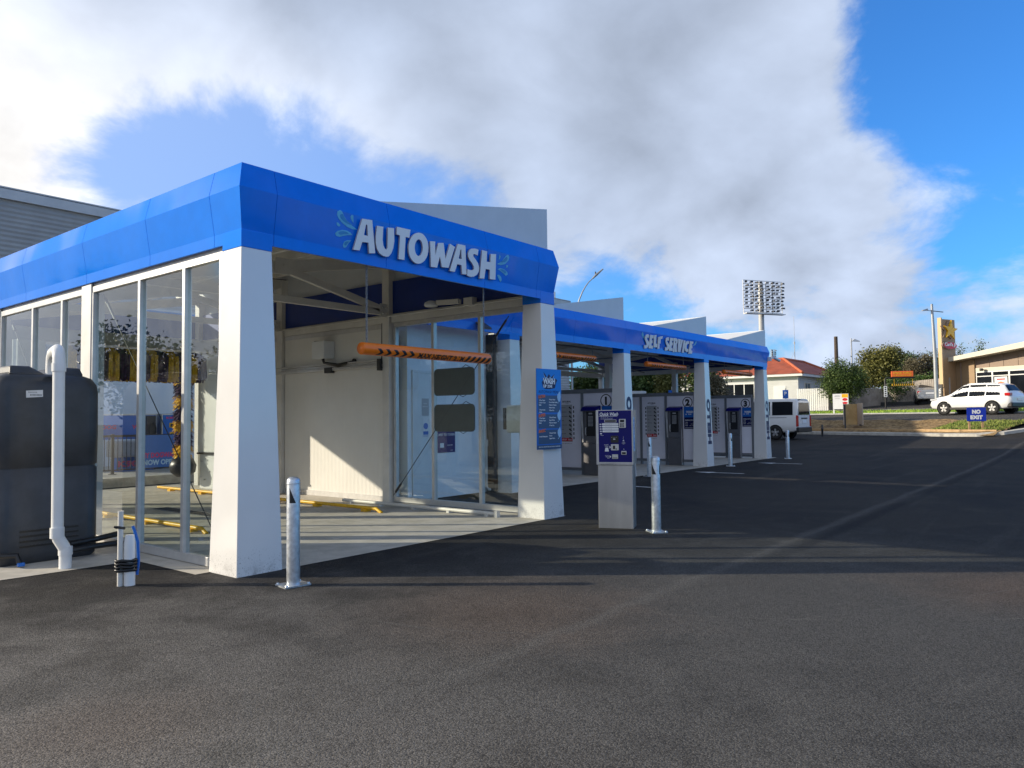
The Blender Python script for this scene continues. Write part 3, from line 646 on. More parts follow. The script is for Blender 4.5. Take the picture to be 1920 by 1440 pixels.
# posts
for y in (3.39, 6.49, 9.6):
    for xx in ((4.86, 5.03), (.10, .27)):
        mb = MB(); mb.box(xx[0], xx[1], y, y+.17, 0, rz((xx[0]+xx[1])/2)-.2)
        if xx[0] < 1: mb.box(.085, .099, y-.05, y+.22, 0, 3.06)
        mb.build('steel_post', 'greywhite', aw, .004)
mb = MB()
for a, b in ((.5, 3.37), (3.58, 6.47), (6.68, 9.58)): mb.box(.13, .22, a, b, 3.03, 3.14)
mb.build('eaves_beam', 'greywhite', aw)
mb = MB()
for a, b in ((.5, 3.37), (3.58, 6.47), (6.68, 9.58)): mb.box(4.90, 4.99, a, b, 3.045, 3.16)
mb.tube([(4.88, .45, 3.175), (4.88, 9.6, 3.175)], .012, 6); mb.tube([(4.85, .45, 3.15), (4.85, 9.6, 3.15)], .012, 6)
mb.build('eaves_beam', 'greywhite', aw)
# glazed side walls
def glazing(x, ys, z0, z1, w=.055, dep=.07):
    fm = MB(); a, b = ys[0], ys[-1]
    fm.box(x-dep/2, x+dep/2, a, b, z0, z0+.085); fm.box(x-dep/2, x+dep/2, a, b, z1-.07, z1)
    for i, y in enumerate(ys):
        yy = min(max(y-w/2, a), b-w); fm.box(x-dep/2-.003, x+dep/2+.003, yy, yy+w, z0+.085, z1-.07)
    o = fm.build('window_frame', 'alu', aw, .003)
    for p, q in zip(ys, ys[1:]):
        gm = MB(); gm.box(x-.004, x+.004, p+w/2+.001, q-w/2-.001, z0+.086, z1-.071); gm.build('window_pane', 'glass', aw)
    sl = MB(); sl.box(x-.006, x+.006, a+w, b-w, z0+.0855, z0+.10); 
    return o
glazing(.135, [.44, 1.17, 2.14, 3.36], .01, 3.03)
glazing(.135, [3.58, 4.24, 5.22, 6.46], .01, 3.03)
glazing(.135, [6.68, 7.6, 8.55, 9.58], .01, 3.03)
glazing(4.97, [.44, 1.42, 2.43, 3.36], .02, 3.04)
for a, b in ((3.57, 6.47), (6.67, 9.58)):
    mb = MB(); mb.box(4.93, 5.0, a, b, .03, 3.04); mb.build('wall_panel', 'panel', aw)
    mb = MB(); mb.box(4.915, 4.929, a, b, .006, .10); mb.build('wall_trim', 'alu', aw); mb = MB(); mb.box(4.915, 4.929, a, b, 2.96, 3.04); mb.build('wall_trim', 'alu', aw)
# wire braces with turnbuckles
for a, b in (((4.90, .80, 2.92), (4.90, 3.33, .13)), ((.21, 3.3, 2.95), (.21, .6, .15)), ((.21, 3.66, .15), (.21, 6.4, 2.95))):
    A, B = Vector(a), Vector(b); mb = MB(); mb.tube([A, B], .006, 6); mb.tube([A.lerp(B, .02), A.lerp(B, .12)], .016, 6); mb.tube([A.lerp(B, .93), A.lerp(B, .98)], .02, 6)
    mb.build('brace_cable', 'darkpole', aw)
# lettering and water drops
def ff(x, z, d, off=.022):
    o = .058*(z-3.19)/.378; return (x, TI-o-off-d, z)
fd_ = lambda x, z, d: ff(x, z, d, .0015 if z < 3.568 else .0015-(z-3.568)*.30)
mb = MB()
for o, h in AUTO: mb.poly(o, h, ff, 0, .022, 0, 1)
mb.build('lettering', ['letter', 'sheetgrey'], aw)
for rng in ((0, 5), (5, 10)):
  mb = MB()
  for i, o in enumerate(ADROP[rng[0]:rng[1]]):
      mb.poly(o, None, fd_, 0, .002, 0)
      c = (sum(p[0] for p in o)/len(o), sum(p[1] for p in o)/len(o))
      if len(o) > 6: mb.poly([(c[0]+(p[0]-c[0])*.62, c[1]+.005+(p[1]-c[1])*.55) for p in o], None, fd_, .0021, .0035, 1)
  mb.build('water_drop_print', ['cyan', 'cyandark'], aw)

# ================================================================== the self service bays
sv = thing('self_service_building', 'low self service car wash of three bays behind the tall wash bay', 'car wash', (0, 0, 0))
YF, ZF, ST = 2.68, 2.90, .07
SPX = [7.26, 11.50, 15.90, 20.42]
for i, x in enumerate(SPX):
    w = .44
    mb = MB(); pillar(mb, x, YF, w, ST, ZF); mb.build('pillar', 'pillar', sv, .006)
    mb = MB(); mb.box(x+ST-.003, x+w-ST+.003, YF+ST-.003, YF+w-ST+.003, ZF, 3.06); mb.build('pillar_collar', 'blue', sv, .003)
    if i:
        mb = MB(); cx = x+w/2; sl = ST/ZF
        fn = lambda u, v, d, cx=cx: (cx-.01-v, YF+sl*u-d, u)
        text(mb, 'HELLO', fn, .62, -.105, .21, 0, 1.26, .060, .002, .005)
        mb.build('lettering', 'navy', sv)
SF = [(0, 2.985), (0, 3.13), (.065, 3.465), (0, 3.665), (-.03, 3.67), (-.03, 2.985)]
yf = YF+ST
sx = [5.15, 7.38, 9.5, 11.62, 13.15, 14.7, 16.12, 18.2, 20.4, 20.86]
for a, b in zip(sx, sx[1:]):
    mb = MB(); fascia(mb, (a, yf), (b, yf), (0, -1), SF, 0, 1 if b == sx[-1] else 0); mb.build('fascia_panel', 'blue', sv, .002)
for a, b in ((yf, 5.6), (5.6, 9.2)):
    mb = MB(); fascia(mb, (sx[-1], a), (sx[-1], b), (1, 0), SF, 1 if a == yf else 0, 0); mb.build('fascia_panel', 'blue', sv, .002)
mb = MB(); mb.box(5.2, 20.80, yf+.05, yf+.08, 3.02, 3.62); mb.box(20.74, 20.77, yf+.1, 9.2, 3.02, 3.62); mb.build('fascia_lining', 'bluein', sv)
ff2 = lambda x, z, d: (x, yf-.065*(z-3.13)/.335-.024-d, z)
fd2 = lambda x, z, d: (x, yf-.065*(z-3.13)/.335-.002-d, z)
mb = MB()
for o, h in SELF: mb.poly(o, h, ff2, -.01, .012, 0, 1)
mb.build('lettering', ['letter', 'sheetgrey'], sv)
for o in SDROP: mb = MB(); mb.poly(o, None, fd2, 0, .002, 0); mb.build('water_drop_print', 'cyan', sv)
# three saw-tooth roofs
for a, b in ((7.40, 11.75), (12.05, 16.38), (16.7, 21.0)):
    z0, z1 = 3.44, 4.22; y0_, y1_ = 2.86, 9.2
    mb = MB(); mb.hexa([(a, y0_+.04, z0), (b, y0_+.04, z1-.03), (b, y1_, z1-.03), (a, y1_, z0), (a, y0_+.04, z0+.035), (b, y0_+.04, z1+.005), (b, y1_, z1+.005), (a, y1_, z0+.035)])
    rf2 = mb.build('roof', 'roofout', sv)
    mb = MB(); mb.hexa([(a, y0_, 3.35), (b, y0_, 3.35), (b, y0_+.035, 3.35), (a, y0_+.035, 3.35), (a, y0_, z0+.05), (b, y0_, z1+.02), (b, y0_+.035, z1+.02), (a, y0_+.035, z0+.05)])
    mb.box(b-.0, b+.03, y0_, y1_, 3.35, z1+.02); mb.build('roof_end_cladding', 'fin', rf2)
    mb = MB(); mb.hexa([(a, y0_+.05, z0-.03), (b, y0_+.05, z1-.06), (b, y1_, z1-.06), (a, y1_, z0-.03), (a, y0_+.05, z0-.004), (b, y0_+.05, z1-.034), (b, y1_, z1-.034), (a, y1_, z0-.004)])
    mb.build('roof_lining', 'roofin', rf2)
    for k in range(5):
        x = a+.4+k*.88; zz_ = z0+(z1-z0)*(x-a)/(b-a); mb = MB(); mb.box(x-.03, x+.03, y0_+.06, y1_, zz_-.20, zz_-.035); mb.build('purlin', 'greywhite', rf2)
    for y in (3.1, 5.9, 8.7):
        mb = MB(); mb.bar((a+.1, y, 3.10), (b-.1, y, 3.10), .08, .10); mb.bar((a+.15, y, 3.14), ((a+b)/2, y, 3.48), .07, .10); mb.bar((b-.15, y, 3.14), ((a+b)/2, y, 3.48), .07, .10)
        mb.box((a+b)/2-.13, (a+b)/2+.13, y-.05, y-.04, 3.38, 3.58); mb.build('roof_truss', 'greywhite', sv)
    mb = MB(); mb.tube([(a+.2, 3.2, 2.98), (b-.2, 3.2, 2.98)], .02, 8); mb.tube([(a+1.2, 3.3, 2.95), (a+1.25, 6.2, 2.95), (a+2.3, 6.3, 2.90)], .018, 8); mb.build('overhead_pipe', 'framegrey', sv)
for x in (7.40, 11.68, 16.08, 20.55):
    for y in (5.9, 8.95):
        mb = MB(); mb.box(x, x+.16, y, y+.16, 0, 3.3); mb.build('steel_post', 'greywhite', sv)
for x in (7.4, 20.6):
    mb = MB(); mb.box(x, x+.12, 3.2, 9.1, 2.92, 3.06); mb.build('eaves_beam', 'greywhite', sv)
mb = MB(); mb.box(7.4, 20.7, 9.0, 9.1, 2.88, 3.05); mb.build('eaves_beam', 'greywhite', sv)
# partitions between the bays
for i, x in enumerate((11.75, 16.15, 20.45)):
    fm = MB(); ys = [3.13, 4.04, 4.86, 5.85, 7.0, 8.2]
    fm.box(x-.035, x+.035, ys[0], ys[-1], 1.99, 2.09); fm.box(x-.03, x+.03, ys[0], ys[-1], .10, .17)
    for y in ys: fm.box(x-.032, x+.032, y-.035, y+.035, 0, 1.99)
    fr_ = fm.build('partition_frame', 'framegrey', sv)
    for a, b in zip(ys, ys[1:]):
        pm_ = MB(); pm_.box(x-.012, x+.012, a+.036, b-.036, .171, 1.989); pm_.build('partition_panel', 'partition', sv)
    mb = MB(); fn = plane_fn((x-.0125, 0, 0), (0, -1, 0), (0, 0, 1))
    mb.poly(ell(-3.36, 1.80, .155, .155, 30), ell(-3.36, 1.80, .133, .133, 30), fn, 0, .003)
    text(mb, '123'[i], fn, -3.36, 1.71, .18, 0, None, .06, 0, .003, 'C')
    mb.build('bay_number', 'black', sv)
M['panel2'] = ribbed('cool_white_panel', (.84, .85, .86), 0, .30, .003, .34, .04)
# store room between the two wash buildings
mb = MB(); mb.box(5.12, 7.26, 3.22, 3.30, .01, 3.08); mb.box(5.12, 7.26, 3.30, 8.8, .01, 3.0); mb.build('store_room_wall', 'panel2', sv)
mb = MB(); mb.box(5.22, 5.27, 3.195, 3.218, .02, 2.25); mb.box(5.73, 5.78, 3.195, 3.218, .02, 2.25); mb.box(5.27, 5.73, 3.195, 3.218, 2.20, 2.25); mb.box(5.271, 5.729, 3.20, 3.217, .02, 2.199)
dr = mb.build('door', 'mach', sv, .004)
mb = MB(); mb.tube([(5.68, 3.195, .90), (5.68, 3.15, .92), (5.68, 3.15, 1.08), (5.68, 3.195, 1.10)], .012, 8); mb.build('handle', 'alu', dr)
mb = MB(); mb.tube([(7.10, 3.17, .9), (7.10, 3.17, .12), (7.13, 3.15, .06), (7.32, 3.05, .05), (7.5, 2.95, .05)], .028, 10); mb.box(7.06, 7.14, 3.15, 3.22, .88, 1.0); mb.build('conduit', 'greywhite', sv)
mb = MB(); mb.box(7.16, 7.26, 3.02, 3.20, .01, 3.0); mb.build('downpipe', 'darkpole', sv)  # dark upright strip filling the gap between wall and pillar

# ================================================================== loose things round the wash
def height_bar(label, txt, loc, length, r, drop, group):
    th = thing('height_limit_bar', label, 'height bar', loc, 0, group)
    mb = MB(); mb.lathe([(0, 0), (r*.93, 0), (r, .012), (r, length-.012), (r*.93, length), (0, length)], (0, 0, 0), 28, 0, 0); mb.build('tube', 'orange', th)
    def fn(x, s_, d, b=R(-12)):
        a = s_/r+b; return (x, -(r+d)*math.cos(a), (r+d)*math.sin(a))
    mb = MB(); k = length/2.05
    for i in range(10):
        x = length*(.105+.056*i if i < 5 else .785+.046*(i-5)); sl = -.9 if i < 5 else .75; nq = 4
        for q in range(nq):
            y0_, y1_ = -.062+.082*q/nq, -.062+.082*(q+1)/nq
            def sx_(y): return x+((.028-abs(y+.021)*1.1) if i < 5 else (y+.02)*.8)
            mb.hexa([fn(sx_(y0_)-.024, y0_, -.002), fn(sx_(y0_)+.024, y0_, -.002), fn(sx_(y1_)+.024, y1_, -.002), fn(sx_(y1_)-.024, y1_, -.002),
                     fn(sx_(y0_)-.024, y0_, .002), fn(sx_(y0_)+.024, y0_, .002), fn(sx_(y1_)+.024, y1_, .002), fn(sx_(y1_)-.024, y1_, .002)])
    text(mb, txt, fn, length*.565, -.052, .060, 0, length*.37, .030, .0035, .0055, 'C', .15)
    mb.build('lettering', 'black', th)
    for x in (.08, length-.08):
        mb = MB(); n = int((drop-r)/.045)
        for i in range(n):
            z = r+.0+i*(drop-r)/n; dx, dy = ((.009, 0) if i % 2 else (0, .009))
            mb.tube([(x+dx, dy, z), (x+dx*.6, dy*.6, z+.05), (x-dx*.6, -dy*.6, z+.05), (x-dx, -dy, z), (x-dx*.6, -dy*.6, z-.005), (x+dx*.6, dy*.6, z-.005), (x+dx, dy, z)], .0045, 5, 0, False)
        mb.build('chain', 'chain', th)
    return th
height_bar('orange MAX HEIGHT 2.1M tube hanging in the tall AUTOWASH entrance', 'MAX HEIGHT 2.1M', (1.53, .13, 2.17), 2.10, .068, .92, 'orange height limit bars')
hb = height_bar('orange MAX HEIGHT 2.7M tube hanging over wash bay 1', 'MAX HEIGHT 2.7M', (8.45, 2.95, 2.72), 2.16, .068, .31, 'orange height limit bars')
dup(hb, 'orange MAX HEIGHT 2.7M tube hanging over wash bay 2', (13.0, 2.95, 2.72))
dup(hb, 'orange MAX HEIGHT 2.7M tube hanging over wash bay 3', (17.75, 2.95, 2.72))

# bollards
bo = thing('bollard', 'galvanised steel bollard in front of the tall pillar beside the AUTOWASH entrance', 'bollard', (.13, -.66, 0), R(-8), 'galvanised bollards')
mb = MB(); mb.lathe([(.056, 0), (.0565, .02), (.056, .88), (.052, .90), (.036, .915), (0, .922)], seg=28); mb.lathe([(.0575, .86), (.0585, .862), (.0585, .868), (.0575, .87)], seg=28); mb.build('post', 'galv', bo)
mb = MB(); mb.poly(rrect(-.12, .12, -.10, .10, .012), None, lambda x, y, d: (x, y, d), 0, .012)
for x, y in ((-.1, -.08), (.1, -.08), (.1, .08), (-.1, .08)): mb.lathe([(.013, .012), (.013, .024), (0, .026)], (x, y, 0), 6)
mb.build('base_plate', 'galv', bo)
mb = MB()
for a0 in (R(-150), R(-20), R(110)):
    for q in range(6):
        a = a0+q*.16; hh = .075*(1-q/6.2)
        pts = []
        for aa, h_ in ((a, .13*(1-q/6)), (a+.16, .13*(1-(q+1)/6))):
            for rr in (.0565, .0575): pts.append((rr*math.cos(aa), rr*math.sin(aa), h_))
        (r0, r1, r2, r3) = pts
        b = .70
        mb.hexa([(r0[0], r0[1], b), (r1[0], r1[1], b), (r3[0], r3[1], b), (r2[0], r2[1], b), (r0[0], r0[1], b+r0[2]), (r1[0], r1[1], b+r1[2]), (r3[0], r3[1], b+r3[2]), (r2[0], r2[1], b+r2[2])])
mb.build('black_tape', 'black', bo)
for x, y, rz_, lb in ((4.53, -1.77, .9, 'galvanised steel bollard beside the blue pay machine'), (7.78, 2.48, .3, 'galvanised steel bollard behind the glass wall, at the left of bay 1'),
        (12.1, 2.42, 1.4, 'galvanised steel bollard in front of bay 2, behind the pay machine'), (16.44, 2.25, 2.0, 'galvanised steel bollard in front of bay 3'), (20.75, 2.12, .5, 'galvanised steel bollard at the far end pillar by the van')):
    dup(bo, lb, (x, y, 0), rz_)

# pay machine
pmn = thing('pay_machine', 'stainless steel pay machine with dark blue face standing on the asphalt', 'pay machine', (4.365, -1.03, 0), math.atan2(-.922, .386))
mb = MB(); mb.box(.012, .45, .03, .335, 0, .80); mb.build('pedestal', 'stain', pmn, .006)
mb = MB(); mb.box(0, .466, 0, .36, .803, 1.49); mb.box(.0, .466, -.006, -.0005, .80, .835); mb.build('cabinet', 'stain', pmn, .006)
mf = plane_fn((0, 0, 0), (1, 0, 0), (0, 0, 1))
def mz(zx, zy): return ((zx-50)*.00055, 1.485-(zy-95)*.000554)
def mrect(mb, a, b, c, d, d0=.004, d1=.006, mi=0, rr=0):
    x0_, y1_ = mz(a, b); x1_, y0_ = mz(c, d)
    mb.poly(rrect(x0_, x1_, y0_, y1_, rr) if rr else [(x0_, y0_), (x1_, y0_), (x1_, y1_), (x0_, y1_)], None, mf, d0, d1, mi)
mb = MB(); mrect(mb, 112, 100, 868, 1322, 0, .004); mb.build('face_panel', 'navyface', pmn)
mb = MB()
for a, b in ((130, 365), (625, 850), (1115, 1325)): mrect(mb, 78, a, 110, b, .0, .012)
mb.build('hinge', 'alu', pmn)
mb = MB()
x_, y_ = mz(135, 215); text(mb, 'Quick Wash', mf, x_, y_, .042, 0, .235, .03, .0045, .006, 'L', .22)
x_, y_ = mz(120, 232); rect(mb, mf, x_, x_+.235, y_, y_+.004, .0045, .006)
for i, (s_, w_) in enumerate((('1. INSERT COINS, NOTES OR CARD', .10), ('2. SELECT THE WASH YOU WANT FROM THE MENU', .16), ('3. TAKE YOUR CODE AND DRIVE FORWARD', .15))):
    x_, y_ = mz(160, 255+22*i); text(mb, s_, mf, x_, y_, .006, 0, w_, 0, .0045, .0055)
for i in range(4):
    mrect(mb, 192+3*i, 385+54*i, 572+2*i, 430+54*i, .0045, .007, 0, .010)
for i in range(5): mrect(mb, 135+3*i, 398+53*i, 178+3*i, 424+53*i, .0045, .007, 0, .006)
for i, s_ in enumerate(('1', '2', '3', '4', '5')): pass
x_, y_ = mz(155, 668); text(mb, 'CANCEL', mf, x_, y_, .007, 0, .042, 0, .0045, .0055)
x_, y_ = mz(240, 888); text(mb, 'INSERT', mf, x_, y_, .010, 0, .056, .01, .0045, .0055)
x_, y_ = mz(252, 925); text(mb, 'CARD', mf, x_, y_, .010, 0, .044, .01, .0045, .0055)
for px_, py_ in ((360, 930), (360, 1145)):
    a, b = mz(px_, py_); mb.poly([(a, b-.018), (a+.018, b), (a, b+.018)], None, mf, .0045, .006)
a, b = mz(248, 1028); mb.poly([(a, b), (a+.052, b), (a+.044, b+.048), (a+.010, b+.048)], None, mf, .0045, .006)
for i, s_ in enumerate(('COLLECT', 'RECEIPT', 'HERE')):
    a, b = mz(350, 1130+27*i); text(mb, s_, mf, a, b, .009, 0, None, .01, .0045, .0055, 'R')
a, b = mz(680, 790); mb.poly([(a-.012, b), (a+.012, b), (a, b+.016)], None, mf, .0045, .006)
for i, s_ in enumerate(('COIN', 'RETURN', 'HERE')):
    a, b = mz(682, 822+20*i); text(mb, s_, mf, a, b, .008, 0, None, .0, .0045, .0055, 'C')
for i in range(3):
    a, b = mz(680, 700+22*i); text(mb, 'o', mf, a, b, .008, 0, None, .01, .0045, .0055, 'C')
a, b = mz(686, 985); text(mb, '$', mf, a, b, .014, 0, None, .01, .0045, .0055, 'C')
a, b = mz(520, 1295); text(mb, 'www.arvitec.com', mf, a, b, .012, 0, .165, .015, .0045, .0055, 'C')
mrect(mb, 155, 1303, 478, 1322, .0045, .006)
mb.build('lettering', 'paper', pmn)
mb = MB()
for i, s_ in enumerate(('WASH ONE  $5', 'WASH TWO  $10', 'WASH THREE  $15', 'VACUUM')):
    a, b = mz(265, 418+54*i); text(mb, s_, mf, a, b, .009, 0, .085, .0, .0072, .0082)
mb.build('button_lettering', 'sheetgrey', pmn)
mb = MB(); mrect(mb, 250, 305, 525, 368, .0045, .010, 0, .004); mrect(mb, 262, 315, 515, 358, .0102, .012, 1); mb.build('display', ['alu', M['darkpole']], pmn)
mb = MB(); mrect(mb, 588, 292, 740, 492, .0045, .016, 0, .008); mrect(mb, 612, 308, 706, 368, .0162, .018, 1)
for i in range(3):
    for j in range(4): mrect(mb, 610+34*i, 388+24*j, 634+34*i, 406+24*j, .0162, .019, 1)
mrect(mb, 694, 408, 716, 430, .0192, .021, 2); mb.build('card_terminal', ['alu', 'blackplast', 'cream'], pmn)
mb = MB(); mrect(mb, 390, 668, 568, 828, .0045, .012, 0, .012); mrect(mb, 450, 735, 495, 760, .0122, .014, 1, .003)
for i in range(4): mrect(mb, 410+35*i, 705, 418+35*i, 715, .0122, .013, 1)
mb.build('contactless_reader', ['blackplast', 'alu'], pmn)
mb = MB(); mrect(mb, 395, 862, 570, 1000, .0045, .014, 0, .006); mrect(mb, 440, 895, 490, 975, .0142, .016, 1); mrect(mb, 500, 960, 530, 980, .0142, .016, 1); mb.build('coin_slot', ['alu', 'blackplast'], pmn)
mb = MB(); mrect(mb, 418, 1092, 552, 1192, .0045, .018, 0, .006); mrect(mb, 430, 1165, 540, 1178, .0182, .020, 1); mb.build('receipt_slot', ['alu', 'blackplast'], pmn)
mb = MB(); mrect(mb, 630, 1015, 745, 1098, .0045, .014, 0, .004); mrect(mb, 645, 1040, 730, 1088, .0142, .016, 1); mb.build('coin_return', ['alu', 'blackplast'], pmn)
sf_ = plane_fn((.4665, .36, 0), (0, -1, 0), (0, 0, 1)); sfn = plane_fn((.4665, 0, 0), (0, 1, 0), (0, 0, 1))
mb = MB(); sq = lambda u, v, d: sfn(.13-v*1.0, 1.02+u, d)
rect(mb, sfn, .03, .17, .97, 1.40, .0, .002, 0); text(mb, 'PAY HERE', lambda u, v, d: sfn(.135-v, 1.0+u, d), 0, 0, .07, 1, .37, .02, .0022, .0035)
mb.build('side_sticker', ['pale', 'signblue'], pmn)

# the AUTOWASH MENU sign on the second pillar
ms = thing('menu_sign', 'tall blue AUTOWASH MENU sign fixed to the white pillar right of the entrance', 'sign', (4.475, -.012, .965), R(-2))
mb = MB(); mb.box(0, .56, 0, .006, 0, 1.115); mb.build('board', 'signblue', ms)
mb = MB(); rect(mb, plane_fn((0, 0, 0), (1, 0, 0), (0, 0, 1)), .002, .558, .76, 1.113, .0, .0008); mb.build('top_band', 'signcyan', ms)
gf = plane_fn((0, 0, 0), (1, 0, 0), (0, 0, 1))
mb = MB(); rect(mb, gf, .003, .557, .003, .06, 0, .0012); rect(mb, gf, .035, .525, .51, .745, 0, .0012); rect(mb, gf, .035, .525, .29, .485, 0, .0012); rect(mb, gf, .035, .525, .075, .27, 0, .0012)
mb.build('menu_box', 'signnavy', ms)
mb = MB(); text(mb, 'AUTOWASH MENU', gf, .28, .775, .045, 0, .47, -.005, .0009, .002, 'C')
splash = [(.13, .98), (.16, .965), (.12, .93), (.14, .865), (.19, .835), (.30, .835), (.41, .85), (.44, .92), (.47, .965), (.43, .985), (.37, .98), (.41, 1.05), (.33, 1.0), (.28, 1.045), (.24, 1.0), (.16, 1.07), (.19, .99)]
mb.poly(splash, None, gf, .0008, .002); mb.build('logo_outline', 'navy', ms)
mb = MB(); text(mb, 'WASH', gf, .28, .91, .078, 0, .27, .05, .0022, .004, 'C'); text(mb, 'UP', gf, .185, .855, .042, 0, None, .05, .0022, .004, 'C'); text(mb, 'ZONE', gf, .295, .858, .036, 0, .11, .04, .0022, .004, 'C')
for y0_, L_ in ((.70, ('2 Pass Super', 'Colour Foam', 'Bath', '', '2 Pass Brush', 'Wash')), (.452, ('1 Pass Super', 'Colour Foam', 'Bath')), (.20, ('Brush Detergent',))):
    for i, s_ in enumerate(L_): text(mb, s_, gf, .055, y0_-.03-.033*i, .019, 0, None, .02, .0014, .0028)
for y0_, L_ in ((.71, ('Wheel Wash', 'Power Max Polish', 'Polymer Sealant', 'Power Rinse', '2 Pass Dry')), (.462, ('2 Brush Passes', 'Super Rinse', 'Polymer Sealant', '2 Pass Dry')), (.245, ('2 Brush Wash', 'Passes', 'Super Rinse'))):
    for i, s_ in enumerate(L_): text(mb, s_, gf, .275, y0_-.03-.037*i, .019, 0, None, .02, .0014, .0028)
text(mb, 'SEE UP THE CARWASH FOR FULL DETAILS & CONDITIONS', gf, .28, .028, .014, 0, .48, .01, .0014, .0028, 'C'); mb.build('lettering', 'paper', ms)
mb = MB()
for s_, y_ in (('ULTRA', .735), ('SUPER', .475), ('BASIC', .26)): text(mb, s_, lambda x, y, d: gf(x, y+x*.10, d), .04, y_-.035, .042, 0, .15, .03, .0016, .0032, 'L', .15)
mb.build('heading', 'orangeprint', ms)
mb = MB()
for y_ in (.70, .44, .20):
    mb.poly([(.47, y_+.06), (.50, y_+.085), (.52, y_+.11), (.535, y_+.075), (.545, y_+.03), (.53, y_-.03), (.50, y_-.045), (.475, y_-.01), (.462, y_+.025)], None, gf, .0014, .0028)
    mb.poly(ell(.48, y_-.055, .008, .010, 8), None, gf, .0014, .0028)
mb.poly([(.15, 1.055), (.20, .99), (.24, 1.01), (.235, .985), (.19, .975)], None, gf, .0022, .004); mb.poly([(.40, 1.04), (.36, .985), (.33, .99), (.30, 1.01), (.29, .985), (.37, .975)], None, gf, .0022, .004)
mb.build('water_drop_print', 'pale', ms)

# per bay: wash pedestal, options sign, instruction sheet
def bay_set(i, x):
    pw = lambda w: w.replace('#', str(i))
    pd = thing('wash_pedestal', pw('stainless wash control pedestal with blue hood and black keypad in bay #'), 'control pedestal', (x-.02, 3.50, 0), 0, 'wash control pedestals')
    mb = MB(); mb.box(-.15, 0, 0, .42, .01, .78); mb.box(-.145, 0, .005, .415, .786, 1.62); mb.build('cabinet', 'shadestain', pd, .006)
    mb = MB(); mb.box(-.151, -.1, -.006, -.0005, .03, 1.60); mb.build('sky_lit_side', 'stain', pd)  # brighter steel strip: sky light on this side put into the colour
    mb = MB(); mb.hexa([(-.21, -.0, 1.56), (.0, -.0, 1.56), (.0, .45, 1.56), (-.24, .45, 1.56), (-.17, .01, 1.65), (.0, -.0, 1.69), (.0, .44, 1.69), (-.2, .42, 1.65)]); mb.build('hood', 'navyface', pd, .015)
    kf = plane_fn((-.146, .42, 0), (0, -1, 0), (0, 0, 1))
    mb = MB(); rect(mb, kf, .10, .34, .95, 1.54, 0, .012, 0); mb.build('keypad', 'blackplast', pd)
    mb = MB()
    for a in range(4):
        for b in range(8): rect(mb, kf, .155+.035*a, .178+.035*a, 1.19+.032*b, 1.208+.032*b, .0122, .016)
    rect(mb, kf, .17, .27, 1.475, 1.51, .0122, .015); mb.build('key', 'sheetgrey', pd)
    mb = MB(); mb.tube([(-.16, .33, 1.16), (-.185, .33, 1.13), (-.185, .33, 1.0), (-.16, .33, .97)], .010, 8); mb.build('handle', 'alu', pd)
    mb = MB(); mb.hexa([(-.25, .40, 1.54), (-.19, .40, 1.54), (-.19, .43, 1.54), (-.25, .43, 1.54), (-.18, .40, .80), (-.155, .40, .80), (-.155, .43, .80), (-.18, .43, .80)]); mb.build('side_flange', 'alu', pd)
    og = thing('options_sign', pw('blue and navy vending options sign under the circled number #'), 'sign', (x-.014, 3.36, 1.04), 0, 'vending options signs')
    of = plane_fn((0, 0, 0), (0, -1, 0), (0, 0, 1)); W_ = .27
    W_ = .36; og.location.y = 3.475
    mb = MB(); rect(mb, of, 0, W_, 0, .63, 0, .004); mb.build('board', 'navy', og)
    mb = MB(); rect(mb, of, .002, W_-.002, .33, .628, .004, .005); mb.build('top_band', 'signblue', og)
    mb = MB(); text(mb, 'WASH', of, W_/2, .455, .062, 0, .22, .05, .0052, .007, 'C'); text(mb, 'ZONE', of, W_/2, .405, .030, 0, .10, .03, .0052, .007, 'C'); text(mb, 'UP', of, .07, .40, .03, 0, None, .03, .0052, .007, 'C')
    text(mb, 'VENDING OPTIONS', of, W_/2, .235, .030, 0, .30, .03, .0045, .006, 'C')
    for k, (a, b) in enumerate((('COINS', '$1, $2'), ('NOTES', '$5, $10, $20'), ('CARDS', 'DEBIT & CREDIT'))):
        text(mb, a, of, .03, .18-.047*k, .020, 0, None, .02, .0045, .006); text(mb, b, of, W_-.03, .18-.047*k, .017, 0, None, .01, .0045, .006, 'R')
    rect(mb, of, .03, W_-.03, .03, .038, .0045, .006); mb.build('lettering', 'paper', og)
    ins = thing('instruction_sheet', pw('white wash programme sheet with icons and red stop bar in bay #'), 'sign', (x-.014, 4.72, .58), 0, 'wash programme sheets')
    mb = MB(); rect(mb, of, 0, .50, .14, 1.30, 0, .003); mb.build('sheet', 'partition', ins)
    mb = MB(); rect(mb, of, .05, .38, .22, 1.14, .003, .004); mb.build('programme_list', 'sheetgrey', ins)
    mb = MB(); text(mb, 'ISTOBAL', of, .22, 1.20, .04, 0, .26, .03, .0035, .005, 'C', .15); text(mb, 'self service', of, .24, 1.17, .018, 0, None, 0, .0035, .005, 'C')
    for k, s_ in enumerate(('PRE WASH', 'FOAM BRUSH', 'HIGH PRESSURE', 'RINSE', 'TRIPLE FOAM', 'WAX', 'SPOT FREE', 'VACUUM')):
        yy = 1.07-.108*k; text(mb, s_, of, .07, yy-.01, .018, 0, None, .01, .0045, .006); rect(mb, of, .005, .035, yy-.03, yy+.035, .0035, .005)
        mb.poly(ell(.31, yy, .03, .022, 8), None, of, .0045, .006); rect(mb, of, .315, .365, yy-.04, yy-.015, .0045, .006); rect(mb, of, .41, .44, yy-.03, yy+.035, .0035, .005)
    text(mb, 'Select your programme and press start', of, .03, .17, .016, 0, .34, 0, .0035, .005)
    mb.build('lettering', 'black', ins)
